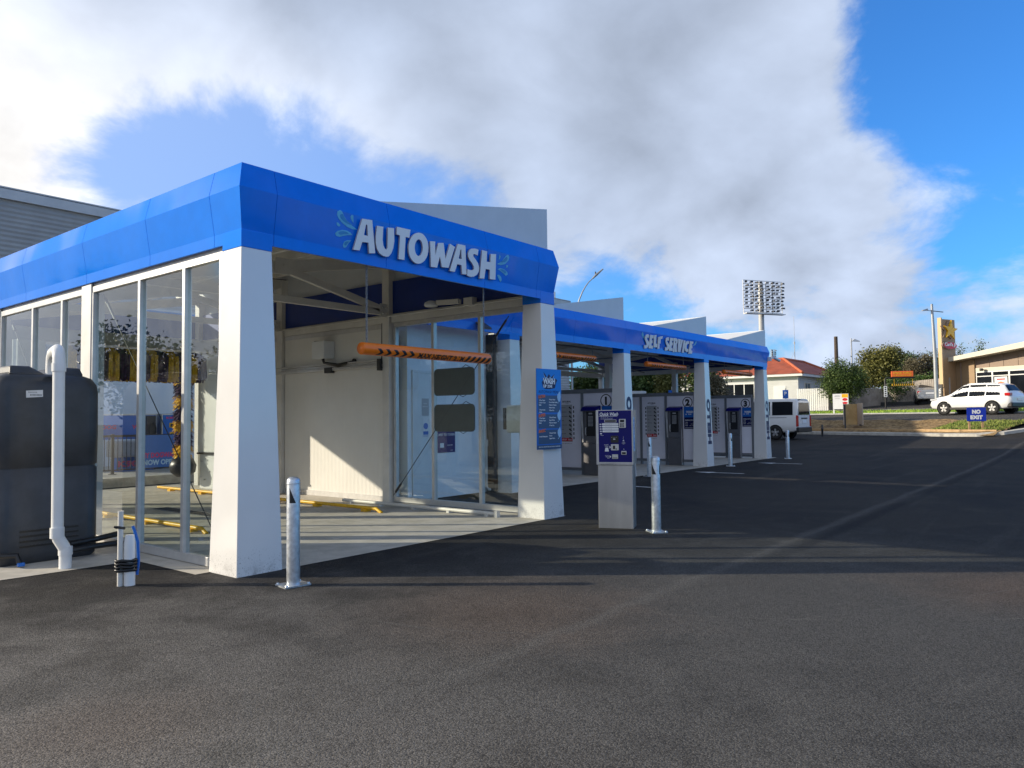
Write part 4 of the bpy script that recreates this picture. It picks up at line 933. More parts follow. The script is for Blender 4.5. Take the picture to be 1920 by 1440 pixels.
    mb = MB(); rect(mb, of, .05, .38, .235, .315, .0045, .006); mb.build('stop_bar', 'red', ins)
    mb = MB(); text(mb, 'STOP', of, .08, .255, .04, 0, None, .02, .0062, .008); text(mb, 'FREE', of, .36, .255, .04, 0, None, .0, .0062, .008, 'R'); mb.build('stop_lettering', 'paper', ins)
for i, x in enumerate((11.75, 16.15, 20.45)): bay_set(i+1, x)

# water tank, its downpipe and the stubs beside it
tk = thing('water_tank', 'charcoal plastic water tank with moulded seam standing beside the glass wall', 'water tank', (-.69, 2.86, .004))
def rr_loop(ix, iy, r, z): return [(x, y, z) for x, y in rrect(-.49+ix, .49-ix, -.55+iy, .55-iy, max(.01, r), 6)]
prof = [(.03, 0), (.008, .03), (0, .10), (0, .925), (.016, .94), (.016, .955), (0, .97), (-.004, 1.3), (0, 1.72), (.012, 1.80), (.05, 1.865), (.13, 1.905), (.16, 1.91)]
mb = MB(); loops = [rr_loop(i, i, .13-i*.3, z) for i, z in prof]; loops = [l+[l[0]] for l in loops]
mb.grid(loops, sm=True, flip=True); mb.add([p for p in loops[-1][:-1]], [tuple(range(len(loops[-1])-1))]); mb.build('body', 'tank', tk)
mb = MB()
for sx_ in (-1, 1):
    mb.hexa([(sx_*.18-.17, -.44, 1.895), (sx_*.18+.17, -.44, 1.895), (sx_*.18+.17, .40, 1.895), (sx_*.18-.17, .40, 1.895), (sx_*.24-.09, -.38, 1.985), (sx_*.24+.09, -.38, 1.985), (sx_*.24+.09, .34, 1.985), (sx_*.24-.09, .34, 1.985)])
mb.build('lid', 'tank', tk, .02)
tf = plane_fn((0, -.55, 0), (1, 0, 0), (0, 0, 1))
mb = MB()
for k in range(4): rect(mb, tf, -.27, .27, .165+.05*k, .185+.05*k, -.02, .007)
mb.build('vent_louvre', 'blackplast', tk)
mb = MB(); mb.poly([(-.235, 1.655), (-.085, 1.665), (-.087, 1.735), (-.237, 1.725)], None, tf, 0, .008)
lb = mb.build('label_sticker', 'tankchalk', tk)
mb = MB(); text(mb, 'RAINWATER', tf, -.22, 1.705, .010, 0, .08, 0, .0082, .0095); text(mb, 'IIIIIIIII', tf, -.20, 1.675, .016, 0, .10, .01, .0082, .0095); mb.build('lettering', 'black', lb)
pp = thing('downpipe', 'white PVC pipe with top elbow and bottom offset in front of the charcoal tank', 'drain pipe', (-.80, 1.79, 0))
mb = MB(); mb.tube([(-.01, 0, .33), (-.02, 0, 1.93)], .053, 20)
arc = [(-.02, .0, 1.93), (-.02, .0, 2.03), (-.018, .02, 2.08), (-.008, .06, 2.11), (.01, .12, 2.12), (.05, .28, 2.12), (.08, .42, 2.11), (.10, .50, 2.07), (.11, .535, 2.0), (.11, .54, 1.90)]
mb.tube(arc, .056, 20); mb.tube([(-.01, 0, .34), (0, -.005, .29), (.045, -.01, .21), (.06, -.01, .16)], .055, 20); mb.tube([(.06, -.01, .18), (.06, -.01, 0)], .055, 20); mb.build('pipe', 'pvc', pp)
for a, b in (((-.0115, 0, .30), (-.012, 0, .40)), ((-.02, 0, 1.90), (-.02, 0, 1.98)), ((.06, -.01, .13), (.06, -.01, .21))):
    mb = MB(); mb.tube([a, b], .062, 20); mb.build('socket', 'pvc', pp)
tp = thing('pipe_stubs', 'two white pipe stubs bound with black tape standing up from the asphalt', 'pipe stubs', (-.755, .515, 0))
mb = MB(); mb.tube([(-.02, .02, -.03), (-.024, .012, .64)], .023, 14); mb.build('thin_pipe', 'greywhite', tp)
mb = MB(); mb.tube([(.045, -.015, -.03), (.04, -.018, .36), (.042, -.018, .43)], [.045, .045, .036], 16); mb.build('thick_pipe', 'pvc', tp)
mb = MB(); lp_ = [(-.05, .035), (-.055, .0), (-.03, -.02), (.03, -.066), (.075, -.058), (.096, -.02), (.085, .022), (.045, .036), (-.02, .05)]
for k in range(4): mb.tube([(x, y, .135+.027*k+.006*math.sin(3*i+k)) for i, (x, y) in enumerate(lp_+lp_[:1])], .014, 6, 0, False)
mb.build('black_tape', 'blackplast', tp); mb = MB()
mb.tube([(-.05, .02, .50), (-.075, 0, .51), (-.05, -.01, .505), (.0, .0, .49), (-.01, .03, .50)], .012, 6); mb.build('black_tape', 'blackplast', tp)
mb = MB(); mb.tube([(.105, -.02, .08), (.118, -.02, .2), (.112, -.015, .36), (.09, .0, .46), (.078, .01, .50)], .013, 10); mb.build('blue_hose', 'signblue', tp)
vp = thing('valve_pipe', 'black outlet pipes with blue valve handles along the foot of the tank', 'pipe valve', (-.6, 2.2, 0))
mb = MB(); mb.tube([(.62, .10, .10), (.3, .02, .11), (.06, -.02, .10), (.02, -.03, .02)], .03, 10); mb.tube([(.62, .22, .18), (.35, .10, .17), (.1, .1, .15)], .03, 10); mb.tube([(-.55, .1, .12), (-.42, -.02, .12), (-.40, -.05, .02)], .026, 10); mb.build('pipe', 'blackplast', vp)
mb = MB(); mb.box(-.01, .05, -.065, -.02, .02, .055); mb.box(-.43, -.37, -.085, -.04, .02, .055); mb.build('valve_handle', 'signblue', vp, .006)

# inside the tall bay
for x, y, lb in ((3.86, 2.45, 'long yellow wheel guide rail on the bay floor nearer the white wall'), (1.22, 2.7, 'long yellow wheel guide rail on the bay floor near the left glass')):
    wg = thing('wheel_guide', lb, 'wheel guide', (x, y, .004), 0, 'yellow wheel guides')
    mb = MB(); mb.tube([(0, 0, .0), (0, .12, .055), (0, 6.9, .055)], .027, 10)
    for k in range(6): mb.box(-.05, .05, .3+1.2*k, .42+1.2*k, 0, .04)
    mb.build('rail', 'yellow', wg)
fp = thing('floor_pipe', 'white floor spray pipe on brackets lying beside the right glass wall', 'spray pipe', (4.46, .70, .004))
mb = MB(); mb.tube([(0, 0, .045), (.0, 3.4, .045)], .028, 12); mb.box(-.03, .04, -.02, .03, 0, .09)
for k in range(5): mb.box(-.045, .045, .15+.75*k, .20+.75*k, 0, .035)
mb.build('pipe', 'greywhite', fp)
dg = thing('drain_grate', 'dark slotted drain grate set in the bay floor', 'drain', (2.1, 3.4, .005))
mb = MB(); mb.box(0, .28, 0, 2.6, 0, .004); mb.build('grate_frame', 'framegrey', dg)
mb = MB()
for k in range(40): mb.box(.03, .25, .04+.064*k, .07+.064*k, .0042, .008)
mb.build('grate_slots', 'black', dg)
wr = thing('wall_rail', 'aluminium guide rail along the white panel wall inside the tall bay', 'guide rail', (4.90, 3.55, 2.30))
mb = MB(); mb.box(-.06, .02, .0, 5.6, -.0, .05); mb.box(-.03, .02, 0, 5.6, .055, .10); mb.box(-.06, .02, 0, 5.6, .105, .13); mb.build('rail', 'alu', wr, .003)
mb = MB(); mb.box(-.10, .0, .0, .08, -.06, .14); mb.box(-.08, .0, 1.35, 1.55, -.04, .06); mb.build('rail_stop', 'darkpole', wr)
mb = MB(); mb.tube([(-.02, .04, .1), (-.02, .03, .75)], .012, 6); mb.build('rail_chain', 'darkpole', wr)
jb = thing('junction_box', 'white junction box with black cables on the panel wall above the rail', 'junction box', (4.80, 4.92, 2.52))
mb = MB(); mb.box(-.12, .12, 0, .36, 0, .32); mb.build('box', 'mach', jb, .01)
mb = MB()
for k in range(3): mb.tube([(-.05+.03*k, .1+.06*k, .01), (-.05+.03*k, .08+.05*k, -.07), (.0, -.25, -.12-.02*k), (.08, -.55, -.08)], .017, 8)
mb.tube([(.02, .3, .33), (.02, .45, .34), (.05, .55, .33)], .012, 6); mb.lathe([(0, 0), (.05, 0), (.05, .03), (0, .03)], (.08, -.58, -.08), 12, 0, 0); mb.build('cable', 'blackplast', jb)
fl = thing('floodlight', 'white round-headed floodlight on the beam above the right glass wall', 'floodlight', (4.80, 2.05, 3.16))
mb = MB(); mb.lathe([(0, -.03), (.10, -.03), (.115, 0), (.10, .035), (.05, .06), (0, .065)], (-.05, .22, .06), 20); mb.build('head', 'mach', fl)
mb = MB(); mb.bar((-.03, .1, .08), (0, -.35, .06), .08, .07); mb.box(-.02, .10, -.62, -.45, -.02, .10); mb.build('bracket', 'greywhite', fl)
f2 = thing('floodlight', 'black floodlight with dangling wire under the blue fascia behind the glass', 'floodlight', (6.45, 2.70, 3.02))
mb = MB(); mb.hexa([(-.12, -.16, -.02), (.12, -.16, -.02), (.12, .02, .08), (-.12, .02, .08), (-.12, -.14, .02), (.12, -.14, .02), (.12, .02, .12), (-.12, .02, .12)]); mb.tube([(0, .02, .10), (0, .06, .12)], .02, 6); mb.build('head', 'blackplast', f2)
mb = MB(); mb.hexa([(-.09, -.145, -.025), (.09, -.145, -.025), (.09, -.03, .045), (-.09, -.03, .045), (-.09, -.143, -.02), (.09, -.143, -.02), (.09, -.03, .05), (-.09, -.03, .05)]); mb.build('lens', 'lamp', f2)
mb = MB(); mb.tube([(0, 0, .06), (-.02, -.02, -.05), (.06, -.02, -.10), (.03, -.02, -.2), (.02, -.02, -.45), (.05, -.02, -.47)], .006, 6); mb.build('wire', 'blackplast', f2)
for z, lb, y in ((1.77, 'upper grey green board with rounded corners hung inside the glass', 0), (1.20, 'lower grey green board with rounded corners hung inside the glass', 1)):
    hbd = thing('hanging_board', lb, 'board', (4.915, 2.36, z), 0, 'grey green boards')
    bf = plane_fn((0, 0, 0), (0, -1, 0), (0, 0, 1))
    mb = MB(); mb.poly(rrect(0, .86, 0, .43, .07), None, bf, 0, .02); mb.build('board', 'greengrey', hbd)
    mb = MB(); mb.tube([bf(.58, .42, -.005), bf(.68, .47, .01), bf(.78, .42, -.005)], .005, 5); mb.tube([bf(.5, .02, .0), bf(.62, -.03, .01), bf(.74, .03, 0)], .005, 5); mb.build('cord', 'black', hbd)
mt = thing('meter_box', 'grey cabinet on a bracket outside the glass beside the second pillar', 'cabinet', (5.14, .66, 1.18))
mb = MB(); mb.box(0, .18, -.02, .42, 0, .42); mb.build('box', 'greywhite', mt, .03)
mb = MB(); mb.box(.0, .06, .44, .47, .05, .38); mb.box(-.02, .02, .1, .14, -.6, 0); mb.build('bracket', 'darkpole', mt)
wf = plane_fn((0, 3.219, 0), (1, 0, 0), (0, 0, 1))
def poster(label, loc, w, h, mat, lines, lm='paper', extra=None):
    th = thing('poster', label, 'poster', loc); pf = plane_fn((0, 0, 0), (1, 0, 0), (0, 0, 1))
    mb = MB(); rect(mb, pf, 0, w, 0, h, 0, .003); mb.build('sheet', mat, th)
    mb = MB()
    for s_, x, y, hh, al in lines: text(mb, s_, pf, x, y, hh, 0, None, .015, .0032, .0045, al)
    if extra: extra(mb, pf)
    mb.build('lettering', lm, th); return th
poster('dark blue card to tokens poster on the white store wall', (5.84, 3.217, .80), .45, .70, 'navyface', [('CARD TO TOKENS', .225, .30, .042, 'C'), ('INSERT', .10, .42, .022, 'L'), ('CARD HERE', .24, .12, .020, 'L'), ('TAP & GO', .12, .60, .03, 'L'), ('RECEIPT', .33, .03, .014, 'L')], 'paper', lambda mb, pf: (rect(mb, pf, .06, .16, .09, .17, .0032, .0045), rect(mb, pf, .26, .36, .41, .47, .0032, .0045), rect(mb, pf, .30, .39, .56, .68, .0032, .0045)))
poster('small navy notice on the white store wall right of the token poster', (6.42, 3.217, 1.19), .42, .30, 'signnavy', [('CASH AND CARDS', .21, .20, .03, 'C'), ('ACCEPTED AT THE', .21, .14, .028, 'C'), ('PAY MACHINE', .21, .08, .028, 'C')], 'pale')
poster('small white notice with blue hand disc on the store door', (5.46, 3.199, 1.08), .14, .36, 'paper', [('STAFF ONLY', .07, .02, .018, 'C')], 'signblue', lambda mb, pf: (mb.poly(ell(.07, .20, .055, .055, 20), None, pf, .0032, .0045), rect(mb, pf, .01, .13, .05, .11, .0032, .0045)))
poster('pale grey notice higher up on the store door', (5.44, 3.199, 1.46), .17, .30, 'sheetgrey', [('PLEASE', .085, .20, .02, 'C'), ('KEEP SHUT', .085, .15, .02, 'C')], 'paper')

# brush gantry of the wash machine
g = thing('wash_gantry', 'white rollover wash gantry with yellow and purple brushes inside the tall bay', 'wash machine', (0, 7.0, 0))
mb = MB(); mb.box(3.92, 4.60, -.02, .90, .80, 2.72); mb.build('side_cover', 'mach', g, .02)
mb = MB(); mb.box(3.91, 4.61, -.03, .91, .765, .798); mb.build('cover_trim', 'blackplast', g)
mb = MB(); mb.box(3.95, 4.55, .02, .86, .10, .765)
for y_, z_ in ((.75, .62), (.6, .66), (.5, .45), (.8, .32), (.65, .28)): mb.lathe([(.014, -.03), (.014, 0), (0, 0)], (3.945, y_, z_), 8, 0, 0)
mb.build('base_frame', 'mach', g, .01)
mb = MB(); mb.box(.50, .90, 0, .95, .10, 2.72); mb.build('left_column', 'mach', g, .02)
mb = MB(); mb.box(.50, 4.60, .3, .8, 2.725, 2.95); mb.build('cross_beam', 'mach', g, .02)
mb = MB(); mb.lathe([(0, .36), (.12, .33), (.24, .42), (.26, .55), (.2, .68), (0, .70)], (3.74, 1.12, 0), 8); mb.build('brush_foot', 'blackplast', g)
def brush(name, P, axis, length, r, step, mats, seed):
    gg = random.Random(seed); mb = MB(); n = int(length/step)
    for k in range(n):
        for q in range(150):
            a = gg.uniform(0, 6.283) if axis == 2 else gg.uniform(2.0, 5.6); t = (k+gg.uniform(-.03, 1.03))*step; rr = r*gg.uniform(.82, 1.08); sag = gg.uniform(.03, .12)
            if axis == 2: p0 = (P[0]+.03*math.cos(a), P[1]+.03*math.sin(a), P[2]+t+.06); p1 = (P[0]+rr*math.cos(a), P[1]+rr*math.sin(a), P[2]+t-sag)
            else:
                y_ = P[1]+gg.uniform(-.26, .26); p0 = (P[0]+t, y_, P[2]+.27-abs(y_-P[1])*.5); p1 = (P[0]+t+gg.uniform(-.012, .012), y_+gg.uniform(-.03, .03), P[2]-.26*gg.uniform(.75, 1.15))
            mb.bar(p0, p1, .03, .006, k % 2, (0, 1, 0) if axis == 0 else (0, 0, 1))
    return mb.build(name, mats, g)
brush('side_brush', (3.76, 1.16, .75), 2, 2.0, .19, .24, ['ybristle', 'purple'], 4)
brush('top_brush', (1.1, .05, 2.40), 0, 2.5, .30, .17, ['ybristle', 'purple'], 5)

# dog wash on its platform behind the bay
mb = MB(); mb.box(2.2, 9.5, 10.75, 15.9, -.05, .20); kind(mb.build('raised_path', 'kerb'), 'structure')
bw = thing('panel_wall', 'pale grey panel wall behind the dog wash', 'wall', (2.2, 15.5, .2)); mb = MB(); mb.box(0, 7.2, 0, .2, 0, 2.4); mb.build('panel', 'panel2', bw)
fe = thing('hand_rail', 'black picket handrail in front of the dog wash', 'railing', (3.2, 12.0, .20))
mb = MB(); mb.box(0, 2.75, -.02, .02, .86, .91); mb.box(0, 2.75, -.015, .015, .08, .11); mb.build('rail', 'black', fe)
for x in (.02, .88, 2.7):
    mb = MB(); mb.box(x-.03, x+.03, -.03, .03, 0, .93); mb.box(x-.07, x+.07, -.07, .07, 0, .012); mb.build('post', 'black', fe)
mb = MB()
for k in range(26): mb.tube([(.1+.1*k, 0, .10), (.1+.1*k, 0, .87)], .009, 6)
mb.build('picket', 'black', fe)
bn = thing('banner', 'blue DIY DOGWASH NOW OPEN banner tied to the black railing', 'banner', (4.62, 11.94, .31)); pf = plane_fn((0, 0, 0), (1, 0, 0), (0, 0, 1))
mb = MB(); rect(mb, pf, 0, 1.06, 0, .78, 0, .004); mb.build('sheet', 'signblue', bn)
mb = MB(); text(mb, 'DIY DOGWASH', pf, .54, .24, .12, 0, .94, .04, .0042, .006, 'C'); mb.build('heading', 'magenta', bn)
mb = MB(); text(mb, 'NOW OPEN', pf, .54, .07, .12, 0, .80, .04, .0042, .006, 'C'); mb.build('lettering', 'pale', bn)
pn = thing('dog_wash_sign', 'blue DOG WASH panel above the tub behind the railing', 'sign', (4.25, 13.3, .98))
mb = MB(); rect(mb, pf, 0, 1.45, 0, .60, 0, .03); mb.build('board', 'signblue', pn)
mb = MB(); rect(mb, pf, -.03, 1.48, .60, .635, 0, .04); mb.box(.02, .08, .0, .04, -.78, 0); mb.box(1.38, 1.44, 0, .04, -.78, 0); mb.build('frame', 'alu', pn)
mb = MB(); text(mb, 'DOG', pf, .12, .26, .10, 0, .34, .04, .031, .034); text(mb, 'WASH', pf, .85, .26, .10, 0, .42, .04, .031, .034); mb.build('lettering', 'magenta', pn)
tb = thing('dog_tub', 'turquoise tub on a stand in front of the blue dog wash panel', 'dog bath', (4.45, 12.75, .2))
mb = MB(); mb.box(0, 1.1, 0, .5, .35, .75); mb.build('tub', 'sheetgrey', tb, .04)
mb = MB(); mb.box(.1, 1.0, .1, .4, 0, .35); mb.build('stand', 'signblue', tb)
mb = MB(); text(mb, 'K9000', plane_fn((0, 0, 0), (1, 0, 0), (0, 0, 1)), .1, .12, .14, 0, .8, .04, -.06, -.05); mb.build('lettering', 'magenta', tb)
kk = thing('dog_wash_kiosk', 'blue fronted dog wash control kiosk on the platform right of the tub', 'kiosk', (5.72, 13.0, .2))
mb = MB(); mb.box(0, .56, 0, .4, 0, 1.42); mb.build('cabinet', 'stain', kk, .01)
mb = MB(); rect(mb, pf, .03, .53, .72, 1.38, 0, .008); mb.build('face_panel', 'signblue', kk)
mb = MB(); text(mb, 'K9000', pf, .28, 1.28, .06, 0, .32, .03, .0085, .011, 'C'); mb.build('lettering', 'magenta', kk)
mb = MB(); rect(mb, pf, .2, .34, 1.06, 1.18, .0085, .02); rect(mb, pf, .21, .33, .84, .94, .0085, .02); mb.build('coin_slot', 'yellow', kk)
mb = MB(); rect(mb, pf, .225, .315, 1.08, 1.15, .0202, .024); rect(mb, pf, .23, .31, .80, .90, .0202, .024); mb.build('button_plate', 'blackplast', kk)
hr = thing('hose_reel', 'black hose holder between the dog wash panel and the kiosk', 'hose', (5.40, 13.1, .2))
mb = MB(); mb.box(.0, .22, 0, .12, 0, 1.36); mb.build('bracket', 'darkpole', hr)
mb = MB(); mb.tube([(.11+.09*math.cos(k*.5), -.04-.004*k % .03, 1.0+.18*math.sin(k*.5)) for k in range(40)], .014, 6); mb.build('hose', 'blackplast', hr)

# spray booms with hoses in the self service bays
sb_ = thing('spray_boom', 'swinging spray boom with black hose under the roof of wash bay 1', 'spray boom', (10.2, 4.6, 0), R(25), 'spray booms')
mb = MB(); mb.tube([(0, 0, 3.05), (0, 0, 2.84), (.1, 0, 2.78), (1.15, 0, 2.70), (1.25, 0, 2.62)], .018, 8); mb.lathe([(0, 2.9), (.05, 2.9), (.05, 3.06), (0, 3.06)], seg=12); mb.build('arm', 'stain', sb_)
mb = MB(); mb.tube([(1.25, 0, 2.63), (1.27, 0, 2.4), (1.22, .05, 1.9), (1.3, .1, 1.3), (1.35, .25, .8), (1.42, .4, .95), (1.45, .45, 1.25)], .013, 8); mb.build('hose', 'blackplast', sb_)
dup(sb_, 'swinging spray boom with black hose under the roof of wash bay 2', (14.5, 4.7, 0), R(12))
dup(sb_, 'swinging spray boom with black hose under the roof of wash bay 3', (18.8, 4.6, 0), R(30))
cv = thing('security_camera', 'small white security camera on the far end of the blue fascia', 'camera', (20.86, 2.66, 3.22))
mb = MB(); mb.box(-.05, .05, -.04, .06, -.03, .10); mb.tube([(0, -.02, .04), (.10, -.08, .06)], .02, 8); mb.build('bracket', 'mach', cv)
mb = MB(); mb.tube([(.05, -.10, .09), (.42, -.16, .0)], .05, 14); mb.build('body', 'mach', cv)

# ================================================================== farther things
def on_s(px, py, s):
    r = ray(px, py); k = (s-NS.x*CPOS.x-NS.y*CPOS.y)/(NS.x*r.x+NS.y*r.y); return CPOS+r*k
def tof(p): return ES.x*p.x+ES.y*p.y
# long corrugated shed behind the wash
sh = thing('corrugated_shed', 'large grey corrugated shed behind the wash bays', 'shed', (1.0, 18.0, 0))
mb = MB(); mb.box(0, 30.6, 0, 12, -.1, 7.75); mb.build('wall', 'corr', sh)
mb = MB(); mb.box(-.1, 30.7, -.10, -.002, 7.72, 8.02); mb.box(-.1, 30.7, -.1, 12, 8.0, 8.06); mb.box(-.05, 30.65, -.04, -.002, 5.0, 5.06); mb.build('barge_board', 'corrtrim', sh)
mb = MB(); mb.box(29.6, 30.2, .6, 3, 8.06, 8.6); mb.build('roof_vent', 'whitewall', sh)
# carport and its posts behind bay one
cp = thing('carport', 'white framed open carport in front of the trees behind bay 1', 'carport', (27.5, 14.2, 0))
mb = MB(); mb.hexa([(0, 0, 2.62), (6, 0, 2.75), (6, 3.5, 2.75), (0, 3.5, 2.62), (0, 0, 2.70), (6, 0, 2.83), (6, 3.5, 2.83), (0, 3.5, 2.70)]); mb.box(-.02, 6, -.05, -.003, 2.55, 2.80); mb.build('roof', 'whitewall', cp)
for x in (.1, 1.3, 3.2, 5.8):
    mb = MB(); mb.box(x, x+.14, .1, .24, 0, 2.62); mb.build('post', 'whitewall', cp)
# curved street lamp
def lamp_curved(name, label, base, h, reach, dirv_, grp=None):
    th = thing(name, label, 'street lamp', base, 0, grp); d = Vector((*dirv_, 0)).normalized()
    pts = [Vector((0, 0, -.1)), Vector((0, 0, h*.55))]
    for i in range(1, 11):
        a = i/10*R(75); pts.append(Vector((0, 0, h*.55))+d*(reach*(1-math.cos(a))/(1-math.cos(R(75))))+Vector((0, 0, h*.45*math.sin(a)/math.sin(R(75)))))
    mb = MB(); mb.tube(pts, [.055-.003*i for i in range(len(pts))], 10); mb.build('pole', 'ltpole', th)
    e = pts[-1]; dd = (pts[-1]-pts[-2]).normalized(); mb = MB(); mb.tube([e, e+dd*.25+Vector((0, 0, .02)), e+dd*.7], [.035, .065, .03], 10); mb.build('lamp_head', 'ltpole', th)
    mb = MB(); mb.lathe([(.03, 0), (.03, .12), (0, .13)], e+dd*.2+Vector((0, 0, .08)), 8); mb.build('light_sensor', 'darkpole', th)
    return th
b = at(1071, 600, 36)
lamp_curved('street_lamp', 'street lamp with curved arm rising above the self service roof', (b.x, b.y, 0), 8.05, 1.05, (_R.x, _R.y))

# timber fence behind the driveway
fn_ = thing('timber_fence', 'long weathered grey paling fence beside the drive through lane', 'fence', (0, 0, 0))
mb = MB(); ta, tb_ = -3, 30
A = st(51.6, 26.1); B = st(51.6, 31.2); n_ = Vector((*(NS*.06), 0))
mb.hexa([Vector(A)+Vector((0, 0, .15)), Vector(A)+n_+Vector((0, 0, .15)), Vector(B)+n_+Vector((0, 0, .15)), Vector(B)+Vector((0, 0, .15)),
         Vector(A)+Vector((0, 0, 1.86)), Vector(A)+n_+Vector((0, 0, 1.86)), Vector(B)+n_+Vector((0, 0, 1.62)), Vector(B)+Vector((0, 0, 1.62))])
M['fencewood'] = mottled('paling_fence', (.30, .265, .23), (.44, .395, .35), 1.5, .85, .4, 8)
mb.build('paling', 'fencewood', fn_)
mb = MB()
for k in range(34):
    q = Vector(A).lerp(Vector(B), (k+.5)/34); q2 = q-n_*.4; zt = 1.86-.24*(k+.5)/34
    e_ = Vector((*ES, 0))*.065
    mb.hexa([q2-e_+Vector((0, 0, .12)), q2+e_+Vector((0, 0, .12)), q-n_*.02+e_+Vector((0, 0, .12)), q-n_*.02-e_+Vector((0, 0, .12)), q2-e_+Vector((0, 0, zt+.02)), q2+e_+Vector((0, 0, zt+.02)), q-n_*.02+e_+Vector((0, 0, zt+.02)), q-n_*.02-e_+Vector((0, 0, zt+.02))])
mb.build('board_cover', 'fencewood', fn_)
mb = MB()
for k in range(10):
    q = Vector(A).lerp(Vector(B), k/9.0)-n_*1.2; mb.box(q.x-.35, q.x+.35, q.y-.35, q.y+.35, q.z-.1, q.z+.22)
mb.build('sleeper_wall', 'darkpole', fn_)
# white house with the terracotta roof
hc = gp(1498, 60.5); HX, HY, HZ = hc.x, hc.y, hc.z-.1
ho = thing('house', 'white weatherboard house with red tiled hip roof behind the van', 'house', (HX, HY, HZ))
mb = MB(); mb.box(0, 12, 0, 11, 0, 2.85); mb.build('wall', 'weather', ho)
ov = .5; mb = MB(); ez = 2.86
mb.box(-ov, 12+ov, -ov, 11+ov, ez, ez+.20); mb.build('fascia_board', 'whitewall', ho)
mb = MB(); rp, rq, rw = (4.3, 2.6, 4.62), (4.3, 8.6, 4.62), (9.6, 2.6, 4.62); e0, e1, e2, e3 = (-ov-.05, -ov-.05, ez+.201), (12+ov+.05, -ov-.05, ez+.201), (12+ov+.05, 11+ov+.05, ez+.201), (-ov-.05, 11+ov+.05, ez+.201)
mb.add([e0, e1, e2, e3, rp, rq, rw], [(0, 1, 6, 4), (1, 2, 6), (2, 3, 5), (3, 0, 4, 5), (2, 5, 4, 6)]); rr_ = mb.build('roof', 'tile', ho)
mb = MB()
for a, b_ in ((e0, rp), (e1, rw), (e3, rq), (rp, rq), (rp, rw)): mb.tube([Vector(a)+Vector((0, 0, .03)), Vector(b_)+Vector((0, 0, .05))], .11, 8)
mb.build('ridge_tiles', M['tail'] if False else pm('ridge_tile', (.52, .13, .05), .6, var=.15), rr_)
for (x0_, x1_, y0_, y1_, z0_, z1_) in ((-.05, .0, 3.6, 6.2, .95, 2.35), (-.05, 0, 7.4, 9.6, .5, 2.3)):
    mb = MB(); mb.box(-.06, -.002, y0_-.07, y1_+.07, z0_-.07, z0_); mb.box(-.06, -.002, y0_-.07, y1_+.07, z1_, z1_+.07)
    for k in range(4): yy = y0_-.035+(y1_-y0_+.0)*k/3; mb.box(-.06, -.002, yy-.0, yy+.07, z0_, z1_)
    w_ = mb.build('window', 'whitewall', ho); mb = MB(); mb.box(-.03, -.004, y0_+.04, y1_-.01, z0_+.002, z1_-.002); mb.build('pane', 'carglass', w_)
mb = MB(); mb.box(1.6, 1.66, -.05, -.002, .9, 2.3); mb.box(2.9, 2.96, -.05, -.002, .9, 2.3); mb.box(1.6, 2.96, -.055, -.002, 2.3, 2.38); mb.box(1.6, 2.96, -.055, -.002, .82, .9); mb.box(2.2, 2.26, -.05, -.002, .9, 2.3)
w_ = mb.build('window', 'cream', ho); mb = MB(); mb.box(1.661, 2.899, -.03, -.003, .901, 2.299); mb.build('pane', 'framegrey', w_)
mb = MB(); mb.box(-.03, -.003, 1.0, 2.0, 0, 2.1); mb.build('door', 'whitewall', ho)
sb = thing('wall_sign', 'white lettered notice board on the end wall of the white house', 'sign', (HX-.02, HY+10.2, HZ+1.2))
mb = MB(); sf2 = plane_fn((-.005, 0, 0), (0, -1, 0), (0, 0, 1)); rect(mb, sf2, 0, 2.0, 0, .8, 0, .03); mb.build('board', 'sheetgrey', sb)
mb = MB(); text(mb, 'COMMUNITY', sf2, .5, .48, .2, 0, 1.4, .04, .031, .035); text(mb, 'HEALTH CENTRE', sf2, .5, .15, .18, 0, 1.4, .03, .031, .035); mb.poly([(.08, .15), (.4, .15), (.24, .68)], [(.16, .2), (.32, .2), (.24, .5)], sf2, .031, .035); mb.build('lettering', 'black', sb)
fw = thing('white_fence', 'short sunlit white paling fence at the corner of the house', 'fence', (HX, HY, HZ))
mb = MB()
for k in range(15): mb.box(-2.0, -1.96, -.6-.155*k-.06, -.6-.155*k+.06, .0, 1.75)
mb.box(-1.955, -1.90, -3.0, -.5, .4, .5); mb.box(-1.955, -1.90, -3.0, -.5, 1.3, 1.4); mb.build('paling', 'whitewall', fw)
fd = thing('timber_fence', 'shaded grey fence running from the white palings behind the bush', 'fence', (HX, HY, HZ))
A = Vector((-2.0, -2.95, .05)); B = Vector((st(51.6, 31.2)[0]-HX, st(51.6, 31.2)[1]-HY, .0)); mb = MB()
for k in range(26):
    q = A.lerp(B, k/25.0); d_ = (B-A).normalized(); mb.bar(q-d_*.09+Vector((0, 0, .85)), q+d_*.09+Vector((0, 0, .85)), .03, 1.7)
mb.build('paling', 'fencewood', fd)
